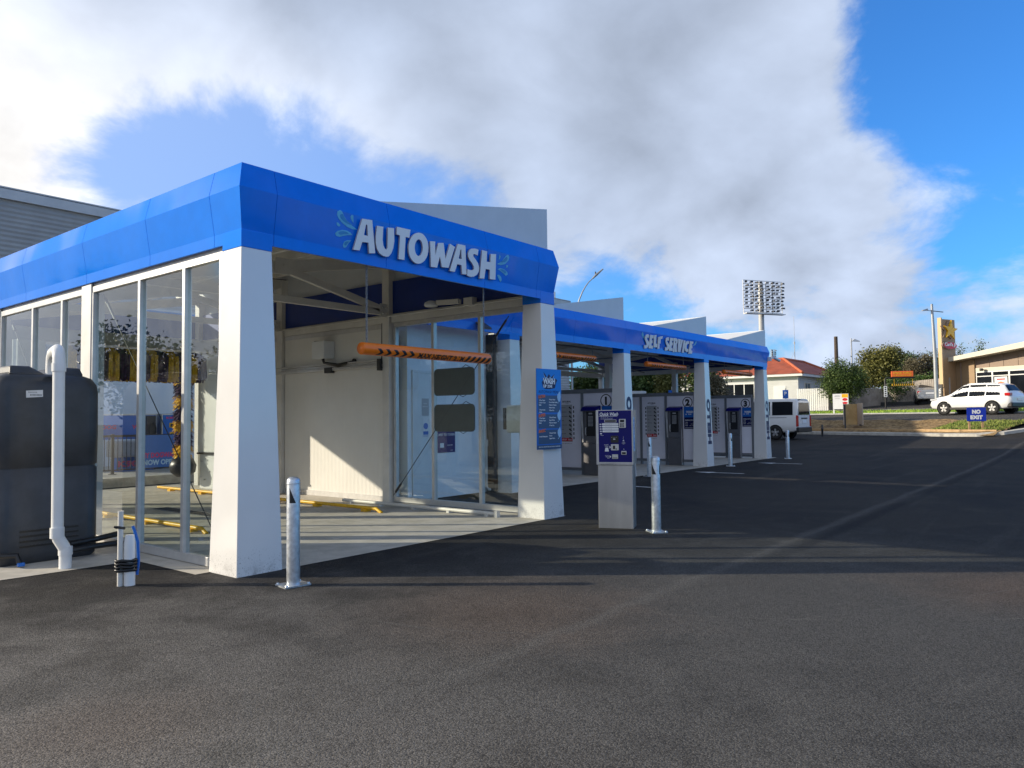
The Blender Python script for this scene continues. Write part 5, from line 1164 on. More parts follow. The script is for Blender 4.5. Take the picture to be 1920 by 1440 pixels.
# disabled parking sign
p = gp(1475, 44); ps = thing('parking_sign', 'small blue parking sign on a pole behind the van', 'sign', p)
mb = MB(); mb.tube([(0, 0, 0), (0, 0, 2.6)], .03, 8); mb.build('pole', 'ltpole', ps)
nf = plane_fn((-.03, 0, 0), (.45, -.89, 0), (0, 0, 1)); mb = MB(); rect(mb, nf, -.16, .16, 2.0, 2.5, .02, .03); mb.build('plate', 'signblue', ps)
mb = MB(); text(mb, 'P', nf, 0, 2.2, .2, 0, None, .03, .031, .035, 'C'); mb.build('lettering', 'paper', ps)
p = gp(1263, 30); p2 = thing('parking_sign', 'small blue parking sign on a white pole seen through bay 2', 'sign', (p.x, p.y, 0))
mb = MB(); mb.tube([(0, 0, 0), (0, 0, 2.6)], .035, 8); mb.build('pole', 'whitewall', p2)
nf = plane_fn((-.04, 0, 0), (.55, -.83, 0), (0, 0, 1)); mb = MB(); rect(mb, nf, -.14, .14, 1.95, 2.45, .02, .03); mb.build('plate', 'signblue', p2)
mb = MB(); text(mb, 'P', nf, 0, 2.15, .2, 0, None, .03, .031, .035, 'C'); mb.build('lettering', 'paper', p2)
# low shelter seen through the bays
p = gp(1285, 42); sl_ = thing('shelter', 'small white framed shelter seen through bay 2', 'shelter', (p.x, p.y, 0), R(-10))
mb = MB(); mb.box(-.9, .9, .0, .9, 0, 2.5); mb.build('wall', 'framegrey', sl_); mb = MB(); mb.box(-1.0, 1.0, -.1, 1.0, 2.5, 2.62); mb.box(-1, -.9, -.1, 0, 0, 2.5); mb.box(.9, 1, -.1, 0, 0, 2.5); mb.build('frame', 'whitewall', sl_)

# ------------------------------------------------------------------ vehicles
def car(name, label, cat, loc, rz_, paint, stn, wheels, wins, shield, rear, lamps, wr_=.34, plate=None, group=None, extra=None):
    """stn: (x, z bottom, z belt, z top, half widths bottom, belt, top), nose at +x"""
    th = thing(name, label, cat, loc, rz_, group)
    stn = sorted(stn)
    def par(x):
        for a, b in zip(stn, stn[1:]):
            if a[0] <= x <= b[0]:
                t = (x-a[0])/(b[0]-a[0]); return [p+(q-p)*t for p, q in zip(a, b)]
        return list(stn[-1] if x > 0 else stn[0])
    def half(x):
        _, zb, zm, zt, wb, wm, wt = par(x)
        return [(0, zb), (wb*.9, zb), (wb, zb+.07), (wm, zb+(zm-zb)*.45), (wm*1.003, zb+(zm-zb)*.75), (wm*.975, zm), (wt+(wm-wt)*.42, zm+(zt-zm)*.58), (wt, zt-min(.06, (zt-zm)*.3)), (wt*.78, zt), (0, zt+.018)]
    def ring(x): h = half(x); return [(x, y, z) for y, z in h]+[(x, -y, z) for y, z in h[-2:0:-1]]
    xs = sorted(set([s[0] for s in stn]+[stn[0][0]+(stn[-1][0]-stn[0][0])*i/30 for i in range(31)]))
    mb = MB(); rows = [ring(x)+[ring(x)[0]] for x in xs]; mb.grid(rows, sm=True)
    mb.add(rows[0][:-1], [tuple(range(len(rows[0])-1))]); mb.add(rows[-1][:-1], [tuple(range(len(rows[0])-1))[::-1]])
    mb.build('body', paint, th)
    def side(x, v, sd, off=.008):
        h = half(x); y = h[5][0]+(h[7][0]-h[5][0])*v; z = h[5][1]+(h[7][1]-h[5][1])*v
        if v > .0: y = (h[6][0]+(h[7][0]-h[6][0])*(v-.58)/.42) if v > .58 else h[5][0]+(h[6][0]-h[5][0])*v/.58
        return (x, sd*(y+off), z)
    for a, b, v0, v1, ta, tb2 in wins:
        for sd in (1, -1):
            mb = MB(); n = 8; rows = []
            for i in range(n+1):
                x = a+(b-a)*i/n; rows.append([side(x+(ta*(1-i/n)+tb2*(i/n))*v, v, sd) for v in [v0+(v1-v0)*j/4 for j in range(5)]])
            mb.grid(rows, flip=(sd > 0) == (b > a), sm=True); mb.build('side_window', 'carglass', th)
    for nm, (a, b, inset) in (('windscreen', shield), ('rear_window', rear)):
        mb = MB(); rows = []
        for i in range(7):
            x = a+(b-a)*i/6; h = half(x); w = h[8][0]*1.0-.0; yy = h[7][0]-inset
            rows.append([(x+(.006 if b < a else -.006), yy*k/4.0, h[9][1]+.008-(.018+.0)*(abs(k)/4.0)**2-(.0 if abs(k) < 4 else .03)) for k in range(-4, 5)])
        mb.grid(rows, sm=True, flip=(a > b)); mb.build(nm, 'carglass', th)
    for x in wheels:
        for sd in (1, -1):
            wy = par(x)[5]
            mb = MB(); mb.lathe([(0, 0), (wr_*1.16, 0), (wr_*1.16, .006)], (x, 0, wr_*1.02), 28, 0, 1); v = [(p[0], sd*(wy*1.0-.02+.0+p[1]*2), p[2]) for p in mb.v]; mb.v = [(a_, sd*(abs(b_)+.035 if False else abs(b_)+.03), c_) for a_, b_, c_ in v]; mb.build('wheel_arch', 'blackplast', th)
            mb = MB(); pr = [(wr_*.62, -.20), (wr_*.96, -.2), (wr_, -.17), (wr_, -.03), (wr_*.95, 0), (wr_*.68, .0), (wr_*.64, -.02)]
            mb.lathe(pr, (0, 0, 0), 28, 0, 1); mb.v = [(x+p[0], sd*(wy+.045+p[1]), wr_+p[2]) for p in mb.v]; wh = mb.build('wheel', 'tyre', th)
            mb = MB(); mb.lathe([(wr_*.66, -.03), (wr_*.60, -.005), (wr_*.55, -.03), (wr_*.5, -.09), (0, -.09)], (0, 0, 0), 24, 1, 1)
            for k in range(5):
                an = k*2*math.pi/5+.3; mb.bar((wr_*.08*math.cos(an), -.02, wr_*.08*math.sin(an)), (wr_*.58*math.cos(an), -.02, wr_*.58*math.sin(an)), .085, .03, 0, (0, 1, 0))
            mb.lathe([(0, .0), (wr_*.16, -.005), (wr_*.16, -.05)], (0, 0, 0), 12, 0, 1)
            mb.v = [(x+p[0], sd*(wy+.045+p[1]), wr_+p[2]) for p in mb.v]; mb.build('rim', ['rim', 'blackplast'], wh)
    for nm, mt_, (x0_, x1_, y0_, y1_, z0_, z1_) in lamps:
        for sd in (1, -1):
            mb = MB(); ya, yb = sorted((sd*y0_, sd*y1_)); mb.box(x0_, x1_, ya, yb, z0_, z1_); mb.build(nm, mt_, th, .02)
    if extra: extra(th, par)
    return th
suv = [(-2.29, .50, .80, .92, .60, .72, .62), (-2.22, .40, .92, 1.08, .78, .86, .70), (-2.10, .34, 1.00, 1.22, .84, .905, .70), (-1.85, .30, 1.0, 1.57, .88, .92, .62), (-1.65, .28, 1.0, 1.66, .88, .925, .63), (-.9, .26, .98, 1.71, .88, .925, .65), (-.1, .26, .97, 1.72, .88, .925, .66), (.35, .26, .96, 1.66, .88, .925, .64),
       (1.12, .26, .99, 1.16, .88, .92, .72), (1.35, .27, .97, 1.08, .88, .91, .76), (1.85, .30, .88, 1.0, .86, .90, .72), (2.12, .34, .76, .88, .80, .84, .62), (2.28, .42, .64, .72, .62, .68, .5)]
def suv_extra(th, par):
    mb = MB(); mb.box(-2.33, -2.05, -.86, .86, .36, .62); mb.build('bumper', 'blackplast', th, .05)
    mb = MB(); mb.box(-1.0, 1.0, .895, .945, .27, .40); mb.box(-1.0, 1.0, -.945, -.895, .27, .40); mb.build('sill_trim', 'blackplast', th, .01)
    for sd in (1, -1):
        mb = MB(); mb.tube([(-1.5, sd*.57, 1.64), (-1.4, sd*.57, 1.70), (.0, sd*.57, 1.715), (.15, sd*.57, 1.68)], .022, 8); mb.build('roof_rail', 'carwhite', th)
        mb = MB(); mb.box(.72, .90, *sorted((sd*.93, sd*1.08)), 1.02, 1.15); mb.build('mirror', 'carwhite', th, .03)
        for x in (.15, -.85):
            mb = MB(); mb.box(x-.1, x+.1, *sorted((sd*.93, sd*.952)), .90, .93); mb.build('handle', 'carwhite', th)
    mb = MB(); mb.box(-2.335, -2.27, -.26, .26, .72, .86); mb.build('number_plate', 'paper', th)
p = gp(1832, 42.6)
car('sport_utility_car', 'white sport utility car with roof rails passing on the road', 'car', (p.x, p.y, p.z+.03), R(68), 'carwhite', suv, (1.33, -1.33),
    [(.98, -.02, .03, .97, -.42, 0), (-.08, -.93, .03, .97, 0, 0), (-.99, -1.75, .05, .95, 0, .12)], (1.10, .40, .06), (-2.08, -1.84, .06), [('tail_light', 'tail', (-2.26, -1.98, .66, .925, .98, 1.14)), ('headlight', 'lamp', (1.72, 2.14, .60, .90, .80, .92))], .35, extra=suv_extra)
van = [(-2.42, .42, 1.15, 1.90, .80, .84, .70), (-2.36, .36, 1.15, 1.96, .84, .85, .76), (-2.0, .34, 1.15, 1.99, .85, .85, .77), (0, .34, 1.14, 2.0, .85, .85, .77), (1.1, .34, 1.12, 1.98, .85, .85, .75), (1.45, .34, 1.10, 1.88, .85, .85, .72), (2.1, .34, 1.05, 1.20, .84, .84, .74), (2.35, .36, .85, .95, .80, .80, .7), (2.42, .42, .7, .8, .7, .7, .6)]
def van_extra(th, par):
    mb = MB(); mb.box(-2.50, -2.25, -.84, .84, .34, .60); mb.build('bumper', 'blackplast', th, .04)
    mb = MB(); mb.add([(-2.437, .68, 1.20), (-2.437, -.68, 1.20), (-2.430, -.62, 1.80), (-2.430, .62, 1.80)], [(0, 1, 2, 3)]); mb.box(-2.43, -2.40, -.70, .70, 1.2, 1.22)
    mb.build('tailgate_window', 'carglass', th)
    mb = MB(); mb.box(-2.46, -2.42, -.34, .34, 1.00, 1.06); mb.build('tailgate_handle', 'blackplast', th, .01)
    mb = MB(); mb.box(-2.45, -2.42, -.22, .22, .80, .93); mb.build('number_plate', 'paper', th)
    mb = MB(); mb.box(-2.44, -2.10, -.30, .30, 1.93, 1.985); mb.build('roof_lip', 'carwhite', th, .02)
    for y_ in (.846, -.846):
        mb = MB(); mb.box(-.9, .3, *sorted((y_, y_*1.012)), .42, .44); mb.box(-1.9, 1.2, *sorted((y_, y_*1.01)), 1.06, 1.08); mb.build('door_seam', 'framegrey', th)
p = gp(1492, 38.2)
car('parked_van', 'white passenger van parked beyond the last self service pillar, its tailgate towards us', 'van', (p.x-.55, p.y+1.75, p.z), R(86), 'carwhite', van, (1.35, -1.32), [(1.3, .25, .05, .92, -.3, 0), (.12, -1.05, .05, .90, 0, 0), (-1.16, -2.2, .05, .90, 0, 0)], (2.06, 1.48, .05), (-2.41, -2.37, .1),
    [('tail_light', 'tail', (-2.445, -2.36, .70, .86, .62, 1.18)), ('headlight', 'lamp', (2.2, 2.40, .5, .78, .72, .88))], .33, extra=van_extra)
sed = [(-2.35, .45, .82, .88, .62, .70, .6), (-2.2, .32, .92, .98, .80, .84, .72), (-1.6, .26, .94, 1.05, .85, .88, .76), (-1.25, .24, .94, 1.18, .86, .89, .66), (-.55, .24, .93, 1.42, .86, .89, .58), (.2, .24, .92, 1.45, .86, .89, .59), (.55, .24, .90, 1.38, .86, .89, .58), (1.25, .24, .88, .99, .86, .89, .72), (1.9, .26, .78, .84, .83, .86, .70), (2.2, .32, .66, .74, .74, .78, .6), (2.36, .42, .58, .64, .6, .65, .5)]
def sed_extra(th, par):
    mb = MB(); mb.box(-2.39, -2.2, -.78, .78, .34, .58); mb.build('bumper', 'carsilver', th, .04)
    mb = MB(); mb.box(-2.37, -2.30, -.26, .26, .68, .80); mb.build('number_plate', 'paper', th)
p = gp(1737, 56)
car('sedan_car', 'silver sedan waiting in the drive through lane by the fence', 'car', (p.x, p.y, p.z+.02), R(16), 'carsilver', sed, (1.38, -1.36), [(.95, .02, .08, .9, -.35, 0), (-.05, -1.0, .08, .9, 0, .2)], (1.2, .58, .06), (-1.25, -.6, .06), [('tail_light', 'tail', (-2.33, -2.1, .55, .80, .74, .90)), ('headlight', 'lamp', (1.95, 2.2, .5, .74, .62, .72))], .31, extra=sed_extra)
def sil_extra(th, par):
    mb = MB(); mb.box(2.26, 2.42, -.78, .78, .26, .52); mb.build('bumper', 'carsilver', th, .04)
    mb = MB(); mb.box(2.33, 2.40, -.5, .5, .54, .66)
    mb.build('grille', 'blackplast', th)
    pl = MB(); fnp = plane_fn((2.425, 0, 0), (0, 1, 0), (0, 0, 1)); rect(pl, fnp, -.26, .26, .40, .53, 0, .008); po = pl.build('number_plate', 'paper', th)
    mb = MB(); text(mb, 'JUN397', fnp, 0, .425, .075, 0, .44, .03, .009, .012, 'C'); mb.build('lettering', 'navy', po)
    pl = MB(); pl.box(2.3, 2.4, -.62, .62, .70, .73); pl.build('chrome_strip', 'rim', th, .01)
car('hatchback_car', 'silver car parked in bay 1 with its number plate showing behind the glass', 'car', (10.05, 6.9, .01), R(-94), 'carsilver', sed, (1.38, -1.36), [(.95, .02, .08, .9, -.35, 0), (-.05, -1.0, .08, .9, 0, .2)], (1.2, .58, .06), (-1.25, -.6, .06), [('tail_light', 'tail', (-2.33, -2.1, .55, .80, .74, .90)), ('headlight', 'lamp', (2.0, 2.27, .48, .76, .60, .74))], .31, extra=sil_extra)

# ------------------------------------------------------------------ signs on the verge and over the lane
p = gp(1832, 35.0); ne = thing('exit_sign', 'blue NO EXIT sign on two short timber posts on the verge', 'sign', p, math.atan2(-.87, .49)-R(4))
for x in (-.30, .26):
    mb = MB(); mb.box(x-.045, x+.045, .012, .07, -.1, 1.05); mb.build('post', 'timber', ne)
mb = MB(); mb.box(-.40, .40, -.012, .010, .52, 1.16); mb.build('board', 'signexit' if False else pm('royal_blue_sign', (.003, .03, .42), .35, var=.04), ne)
mb = MB(); nf = plane_fn((0, -.012, 0), (1, 0, 0), (0, 0, 1)); text(mb, 'NO', nf, 0, .88, .17, 0, .36, .07, .001, .005, 'C'); text(mb, 'EXIT', nf, 0, .62, .17, 0, .52, .07, .001, .005, 'C'); mb.build('lettering', 'paper', ne)
p = gp(1600, 41.3); bx = thing('board_sign', 'open plywood board sign seen from behind on the dirt verge', 'sign', p, math.atan2(-.80, .60))
mb = MB(); mb.box(-.36, .36, .30, .32, .28, 1.42); mb.build('back_panel', 'plywood', bx)
mb = MB(); mb.hexa([(-.40, .30, .28), (-.37, .30, .28), (-.52, -.12, .28), (-.55, -.12, .28), (-.40, .30, 1.44), (-.37, .30, 1.44), (-.52, -.12, 1.44), (-.55, -.12, 1.44)])
mb.hexa([(.36, .30, .25), (.40, .30, .25), (.50, -.14, .25), (.46, -.14, .25), (.36, .30, 1.46), (.40, .30, 1.46), (.50, -.14, 1.46), (.46, -.14, 1.46)]); mb.build('side_panel', 'tanlite', bx)
for x, y in ((-.34, .22), (.40, .05), (.46, .0)):
    mb = MB(); mb.box(x-.03, x+.03, y-.03, y+.03, -.1, 1.40 if x < 0 else .3); mb.build('post', 'darkpole', bx)
p = gp(1542, 39.2); mk = thing('marker_post', 'short dark marker post standing in the dirt verge', 'post', p)
mb = MB(); mb.lathe([(.05, -.1), (.05, .35), (.07, .36), (.07, .42), (.04, .44), (.045, .60), (0, .63)], seg=10); mb.build('post', 'darkpole', mk)
p = gp(1577, 52.5); sbd = thing('menu_board', 'white standing board with food pictures under the round bush', 'sign', p, math.atan2(-.99, .12))
mb = MB(); mb.box(-.50, .50, -.03, .0, .35, 1.42); mb.build('board', 'paper', sbd)
for x in (-.46, .46):
    mb = MB(); mb.box(x-.05, x+.05, .003, .06, -.1, 1.42); mb.build('leg', 'whitewall', sbd)
nf = plane_fn((0, -.031, 0), (1, 0, 0), (0, 0, 1))
mb = MB(); text(mb, 'MENU', nf, -.20, 1.22, .10, 0, .36, .03, .001, .004, 'C'); text(mb, 'hot deals', nf, -.2, 1.08, .06, 0, .3, 0, .001, .004, 'C'); mb.build('lettering', 'sheetgrey', sbd)
mb = MB(); rect(mb, nf, .08, .48, 1.15, 1.40, .001, .003, 0); mb.poly(ell(.28, 1.02, .17, .10, 16), None, nf, .001, .003, 1); mb.poly(ell(.28, .78, .17, .08, 16), None, nf, .001, .003, 1); mb.poly(ell(.28, .55, .15, .08, 16), None, nf, .001, .003, 0); mb.build('food_picture', ['yellow', 'red'], sbd)
q = on_s(1629, 738, 51.3); fb = thing('menu_board', 'landscape menu board with food pictures fixed low on the grey paling fence', 'sign', (q.x, q.y, q.z), math.atan2(-ES.y, -ES.x))
mb = MB(); mb.box(-.55, .55, -.04, .0, -.32, .32); mb.box(-.4, -.34, .003, .5, -.1, .1); mb.build('board', 'sheetgrey', fb)
nf = plane_fn((0, -.041, 0), (1, 0, 0), (0, 0, 1)); mb = MB()
for k in range(4): mb.poly(ell(-.36+.24*k, -.06, .085, .13, 14), None, nf, .001, .003, k % 2)
mb.build('food_picture', [M['orangeprint'], M['yellow']], fb)
mb = MB(); rect(mb, nf, -.5, .5, .17, .27, .001, .003); mb.build('header', 'paper', fb)
# drive through gantry
p = gp(1661, 53.5); ga = thing('clearance_gantry', 'black drive through height gantry with orange lit sign over the lane', 'gantry', p, math.atan2(-.90, .43))
mb = MB(); mb.tube([(0, 0, -.1), (0, 0, 2.05), (.05, 0, 2.16), (.16, 0, 2.20), (1.95, 0, 2.20)], .055, 10); mb.build('post', 'black', ga)
mb = MB(); mb.box(.42, 1.85, -.06, .06, 2.26, 2.66); mb.build('sign_box', 'orangeprint', ga, .02)
mb = MB(); nf = plane_fn((0, -.061, 0), (1, 0, 0), (0, 0, 1)); text(mb, 'DRIVE THRU', nf, 1.13, 2.47, .13, 0, 1.16, .03, .001, .006, 'C'); text(mb, 'CLEARANCE 2.6M', nf, 1.13, 2.32, .09, 0, 1.16, .02, .001, .006, 'C'); mb.build('lettering', 'yellow', ga)
mb = MB(); mb.box(.45, 1.9, -.03, .03, 1.62, 1.76); mb.tube([(.6, 0, 1.76), (.6, 0, 2.16)], .01, 6); mb.tube([(1.8, 0, 1.76), (1.8, 0, 2.16)], .01, 6); mb.build('clearance_bar', 'yellow', ga)
mb = MB()
for k in range(11): nfk = plane_fn((0, -.031, 0), (1, 0, 0), (0, 0, 1)); mb.poly([(.47+.13*k, 1.622), (.53+.13*k, 1.622), (.59+.13*k, 1.758), (.53+.13*k, 1.758)], None, nfk, .001, .003)
mb.build('bar_stripe', 'black', ga)
mb = MB(); mb.box(-.11, .11, -.075, -.06, .85, 1.62); mb.build('sign_plate', 'paper', ga)
mb = MB(); nf = plane_fn((0, -.076, 0), (1, 0, 0), (0, 0, 1))
for k in range(5): mb.poly(ell(0, 1.52-.145*k, .06, .05, 8), None, nf, .001, .003)
mb.build('plate_print', 'black', ga)
# lamp pole with two arms, timber pole, flag lamp, aerial
p = gp(1757, 49); lp = thing('lamp_pole', 'tall white two armed street light in front of the tan sign tower', 'street lamp', p, math.atan2(_R.y, _R.x))
mb = MB(); mb.tube([(0, 0, -.1), (0, 0, 3.2), (-.1, 0, 6.9)], [.13, .12, .075], 14); mb.build('pole', 'ltpole', lp)
mb = MB(); mb.bar((-.1, 0, 6.45), (-.62, .0, 6.5), .05, .04); mb.hexa([(-.75, -.12, 6.45), (-.38, -.1, 6.48), (-.38, .1, 6.48), (-.75, .12, 6.45), (-.70, -.1, 6.52), (-.42, -.08, 6.60), (-.42, .08, 6.60), (-.70, .1, 6.52)]); mb.build('left_arm', 'ltpole', lp)
mb = MB(); mb.bar((-.1, 0, 6.45), (.62, 0, 6.36), .10, .035); mb.build('right_arm', 'darkpole', lp)
p = gp(1571, 72); wp = thing('timber_pole', 'bare timber power pole behind the round bush', 'pole', p)
mb = MB(); mb.tube([(0, 0, -.2), (0, 0, 6.7)], [.22, .17], 10); mb.build('pole', 'bark', wp)
p = gp(1600, 80); fg = thing('lamp_pole', 'slim pole with a white wedge lamp above the bush', 'street lamp', p, math.atan2(_R.y, _R.x))
mb = MB(); mb.tube([(0, 0, -.1), (0, 0, 7.3)], [.10, .07], 8); mb.build('pole', 'ltpole', fg)
mb = MB(); mb.hexa([(.05, -.15, 7.0), (.9, -.12, 6.95), (.9, .12, 6.95), (.05, .15, 7.0), (.3, -.12, 7.25), (.9, -.1, 7.0), (.9, .1, 7.0), (.3, .12, 7.25)]); mb.build('lamp_head', 'whitewall', fg)
p = gp(1493, 75); ar = thing('radio_mast', 'thin radio aerial above the red roof', 'aerial', (p.x, p.y, p.z))
mb = MB(); mb.tube([(0, 0, 0), (0, 0, 6.4)], .035, 6); mb.tube([(0, 0, 6.4), (0, 0, 9.1)], .02, 6); mb.tube([(0, 0, 5.6), (-.35, .35, 4.6)], .012, 4); mb.tube([(0, 0, 6.3), (0, 0, 6.55)], .07, 6); mb.build('mast', 'ltpole', ar)
# stadium lights
def stadium(label, px, D, top_y, rows, cols, half_w, hh, poler, yb):
    p = gp(px, D); ztop = at(px, top_y, D).z; zb_ = at(px, yb, D).z
    th = thing('stadium_light', label, 'floodlight tower', p, math.atan2(_R.y, _R.x)+R(20), 'stadium light towers')
    H_ = ztop-p.z; hb_ = zb_-p.z
    mb = MB(); mb.tube([(0, 0, 0), (0, 0, H_-.2)], [poler*1.3, poler], 14); mb.build('pole', M['corrtrim'], th)
    mb = MB(); n = rows; dz = (H_-hb_)/n
    for k in range(n+1): mb.bar((-half_w, -poler-.1, hb_+k*dz), (half_w, -poler-.1, hb_+k*dz), .08, .10)
    for x in (-half_w, -half_w*.5, -poler*1.5, poler*1.5, half_w*.5, half_w): mb.bar((x, -poler-.1, hb_-.2), (x, -poler-.1, H_), .09, .09)
    mb.box(-half_w, half_w, -poler-.9, -poler-.0, hb_-.32, hb_-.2)
    mb.build('lamp_frame', 'whitewall', th)
    base = None; gg = random.Random(9); miss = {(0, 0), (0, cols-1)} if rows > 5 else set()
    for k in range(rows):
        for c in range(cols):
            if (k, c) in miss: continue
            x = -half_w+half_w*2*(c+.5)/cols; x += (-.25 if c < cols/2 else .25)*(poler/.6); z = hb_+(k+.22)*dz
            if base is None:
                mb = MB(); w_ = dz*.30; mb.hexa([(-w_*1.2, -.5, -.05), (w_*1.2, -.5, -.05), (w_*.9, .1, .0), (-w_*.9, .1, 0), (-w_*1.2, -.45, w_*1.3), (w_*1.2, -.45, w_*1.3), (w_*.8, .05, w_*.9), (-w_*.8, .05, w_*.9)])
                base = mb.build('lamp', 'darkpole', th); o = base
            else: o = base.copy(); COL.objects.link(o); o.parent = th
            o.location = (x, -poler-.35, z); o.rotation_euler = (gg.uniform(-.1, .2), 0, gg.uniform(-.6, .6))
    return th
stadium('large stadium floodlight tower with rows of lamps above the far roof', 1432, 120, 526, 9, 8, 3.75, 1, .40, 586)
stadium('far small stadium floodlight tower beside the last fascia corner', 1451, 260, 655, 5, 2, 1.1, 1, .3, 672)

# ------------------------------------------------------------------ restaurant with sign tower
def loc_st(s, t): q = st(s, t); return Vector((q[0], q[1], 0))
t0 = tof(on_s(1788, 700, 52.5)); c0 = loc_st(52.5, t0); zb0 = hz(50)
rs = thing('restaurant', 'tan fast food restaurant with sloping white roof edge at the right', 'restaurant', (c0.x, c0.y, zb0), math.atan2(-ES.y, -ES.x))
# local: x to the right along the front, y back
mb = MB(); mb.box(0, 1.5, 0, 6, -.3, 3.2); mb.build('tan_wall', 'tan', rs)
mb = MB(); mb.hexa([(1.5, .15, -.3), (9, .15, -.3), (9, 6, -.3), (1.5, 6, -.3), (1.5, .15, 3.3), (9, .15, 4.15), (9, 6, 4.15), (1.5, 6, 3.3)]); mb.build('wall', 'tanlite', rs)
mb = MB()
for k in range(6):
    for j in range(2): mb.box(1.55+.95*k, 2.47+.95*k, .12, .148, 2.60+.42*j, 2.99+.42*j+(.10*k if j else 0))
mb.build('cladding_panel', 'brownclad', rs)
mb = MB(); mb.box(1.5, 9, .08, .149, 2.30, 2.58); mb.build('window_head', 'cream', rs)
mb = MB(); mb.hexa([(-.30, -.9, 3.05), (9.4, -.9, 4.15), (9.4, 7, 4.15), (-.30, 7, 3.05), (-.30, -.9, 3.33), (9.4, -.9, 4.60), (9.4, 7, 4.60), (-.30, 7, 3.33)]); mb.build('roof', 'cream', rs)
for k in range(5):
    mb = MB(); x = 1.56+1.115*k; mb.box(x, x+.05, .07, .14, .2, 2.30); mb.box(x+.05, x+1.06, .07, .14, 2.24, 2.30); mb.box(x+.05, x+1.06, .07, .14, 1.94, 2.0); mb.box(x+1.06, x+1.11, .07, .14, .2, 2.30); w_ = mb.build('window', 'whitewall', rs)
    mb = MB(); mb.box(x+.051, x+1.059, .10, .13, .2, 1.939); mb.box(x+.051, x+1.059, .10, .13, 2.001, 2.239); mb.build('pane', 'carglass', w_)
mb = MB(); mb.tube([(.55, -.04, .0), (.55, -.04, 3.0)], .05, 8); mb.build('rain_pipe', 'brownclad', rs)
mb = MB(); mb.tube([(2.1, .07, 2.42), (2.1, -.15, 2.45)], .04, 6); mb.lathe([(0, -.1), (.11, -.1), (.11, .08), (0, .08)], (2.1, -.2, 2.44), 10); mb.build('wall_lamp', 'darkpole', rs)
po_ = thing('poster', 'burger poster behind the restaurant window', 'poster', (c0.x, c0.y, zb0), math.atan2(-ES.y, -ES.x)); nf = plane_fn((0, .095, 0), (1, 0, 0), (0, 0, 1))
mb = MB(); rect(mb, nf, 2.80, 3.65, .55, 1.88, .001, .004); mb.build('sheet', 'paper', po_)
mb = MB(); mb.poly([(2.88, 1.2), (3.58, 1.2), (3.5, 1.46), (3.22, 1.56), (2.95, 1.46)], None, nf, .005, .008, 0); mb.poly([(2.84, 1.0), (3.62, 1.0), (3.63, 1.10), (2.83, 1.10)], None, nf, .005, .008, 1); mb.poly([(2.88, .75), (3.58, .75), (3.54, .95), (2.92, .95)], None, nf, .005, .008, 0); rect(mb, nf, 2.95, 3.5, 1.66, 1.76, .005, .008, 1)
mb.build('food_picture', [M['orangeprint'], M['red']], po_)
t1 = tof(on_s(1769, 700, 51.0)); c1 = loc_st(51.0, t1)
ty = thing('sign_tower', 'tall tan sign tower with yellow star and script lettering', 'sign tower', (c1.x, c1.y, zb0), math.atan2(-ES.y, -ES.x))
mb = MB(); mb.box(-.25, 0, 0.02, 1.5, -.2, 6.15); mb.build('tower_wall', 'tan', ty)
mb = MB(); mb.box(-.26, .01, -.10, .018, 1.25, 6.25); mb.build('tower_fin', pm('sunlit_tan', (.62, .43, .22), .55, var=.05), ty)  # lighter copy of the tower tan, sunlight on the edge put into colour
nf = plane_fn((0, 0, 0), (0, 1, 0), (0, 0, 1)); star = [(.72+(.80 if k % 2 == 0 else .34)*1.0*math.sin(k*math.pi/5+.12), 5.35+(.72 if k % 2 == 0 else .28)*math.cos(k*math.pi/5+.12)) for k in range(10)]
mb = MB(); mb.poly([(x-.22, y) for x, y in star], None, nf, .0, .10); mb.poly(ell(.66, 4.28, .82, .30, 20), None, nf, 0, .10); mb.build('sign_backing', 'brownclad', ty)
mb = MB(); mb.poly(star, None, nf, .101, .22); mb.build('star_emblem', 'yellow', ty)
mb = MB(); mb.poly(ell(.72, 4.26, .78, .24, 20), None, nf, .101, .13); mb.build('oval_plate', 'red', ty)
mb = MB(); text(mb, "Carl's Jr.", nf, .72, 4.22, .24, 0, 1.4, .03, .131, .16, 'C', .2); mb.build('lettering', 'paper', ty)
p = gp(1760, 50.5); dk = thing('lane_sign', 'dark slim lane sign beside the foot of the lamp pole', 'sign', p, math.atan2(-ES.y, -ES.x))
mb = MB(); mb.box(.05, .32, -.05, .05, 0, 1.55); mb.build('board', 'black', dk)
mb = MB(); nf = plane_fn((0, -.051, 0), (1, 0, 0), (0, 0, 1)); text(mb, 'ENTER', lambda u, v, d: nf(.22-v, .3+u, d), 0, 0, .14, 0, 1.0, .02, .001, .005); mb.build('lettering', 'paper', dk)

# ------------------------------------------------------------------ trees
def T_(name, label, px, D, ytop, wpx, leaf, n, size, seed, shape='round', low=.25, grp=None, zb_=None):
    p = gp(px, D); H = at(px, ytop, D).z-p.z; r = wpx/CF*D/2; g = random.Random(seed*7+1)
    if shape == 'cone': L = [(0, 0, H*(.22+.16*k), r*(1-.19*k)*.85, H*.12) for k in range(5)]
    elif shape == 'bush': L = [(0, 0, H*.52, r*.86, H*.44)]+[(r*.45*math.cos(a), r*.45*math.sin(a), H*(.45+.2*g.random()), r*.55, H*.3) for a in (0.3, 1.5, 2.9, 4.1, 5.3)]
    else:
        L = [(0, 0, H*.62, r*.7, H*.33)]
        for k in range(7):
            a = k*.9+g.random(); q = r*g.uniform(.35, .62); L.append((q*math.cos(a), q*math.sin(a), H*g.uniform(low+.2, .84), r*g.uniform(.30, .48), H*g.uniform(.12, .2)))
    return tree(name, label, p, H, L, leaf, n, size, max(.07, H*.03), seed, grp)
T_('round_bush', 'dense round dark green bush in front of the grey fence', 1583, 56, 669, 94, 'leafA', 17000, .17, 11, 'bush')
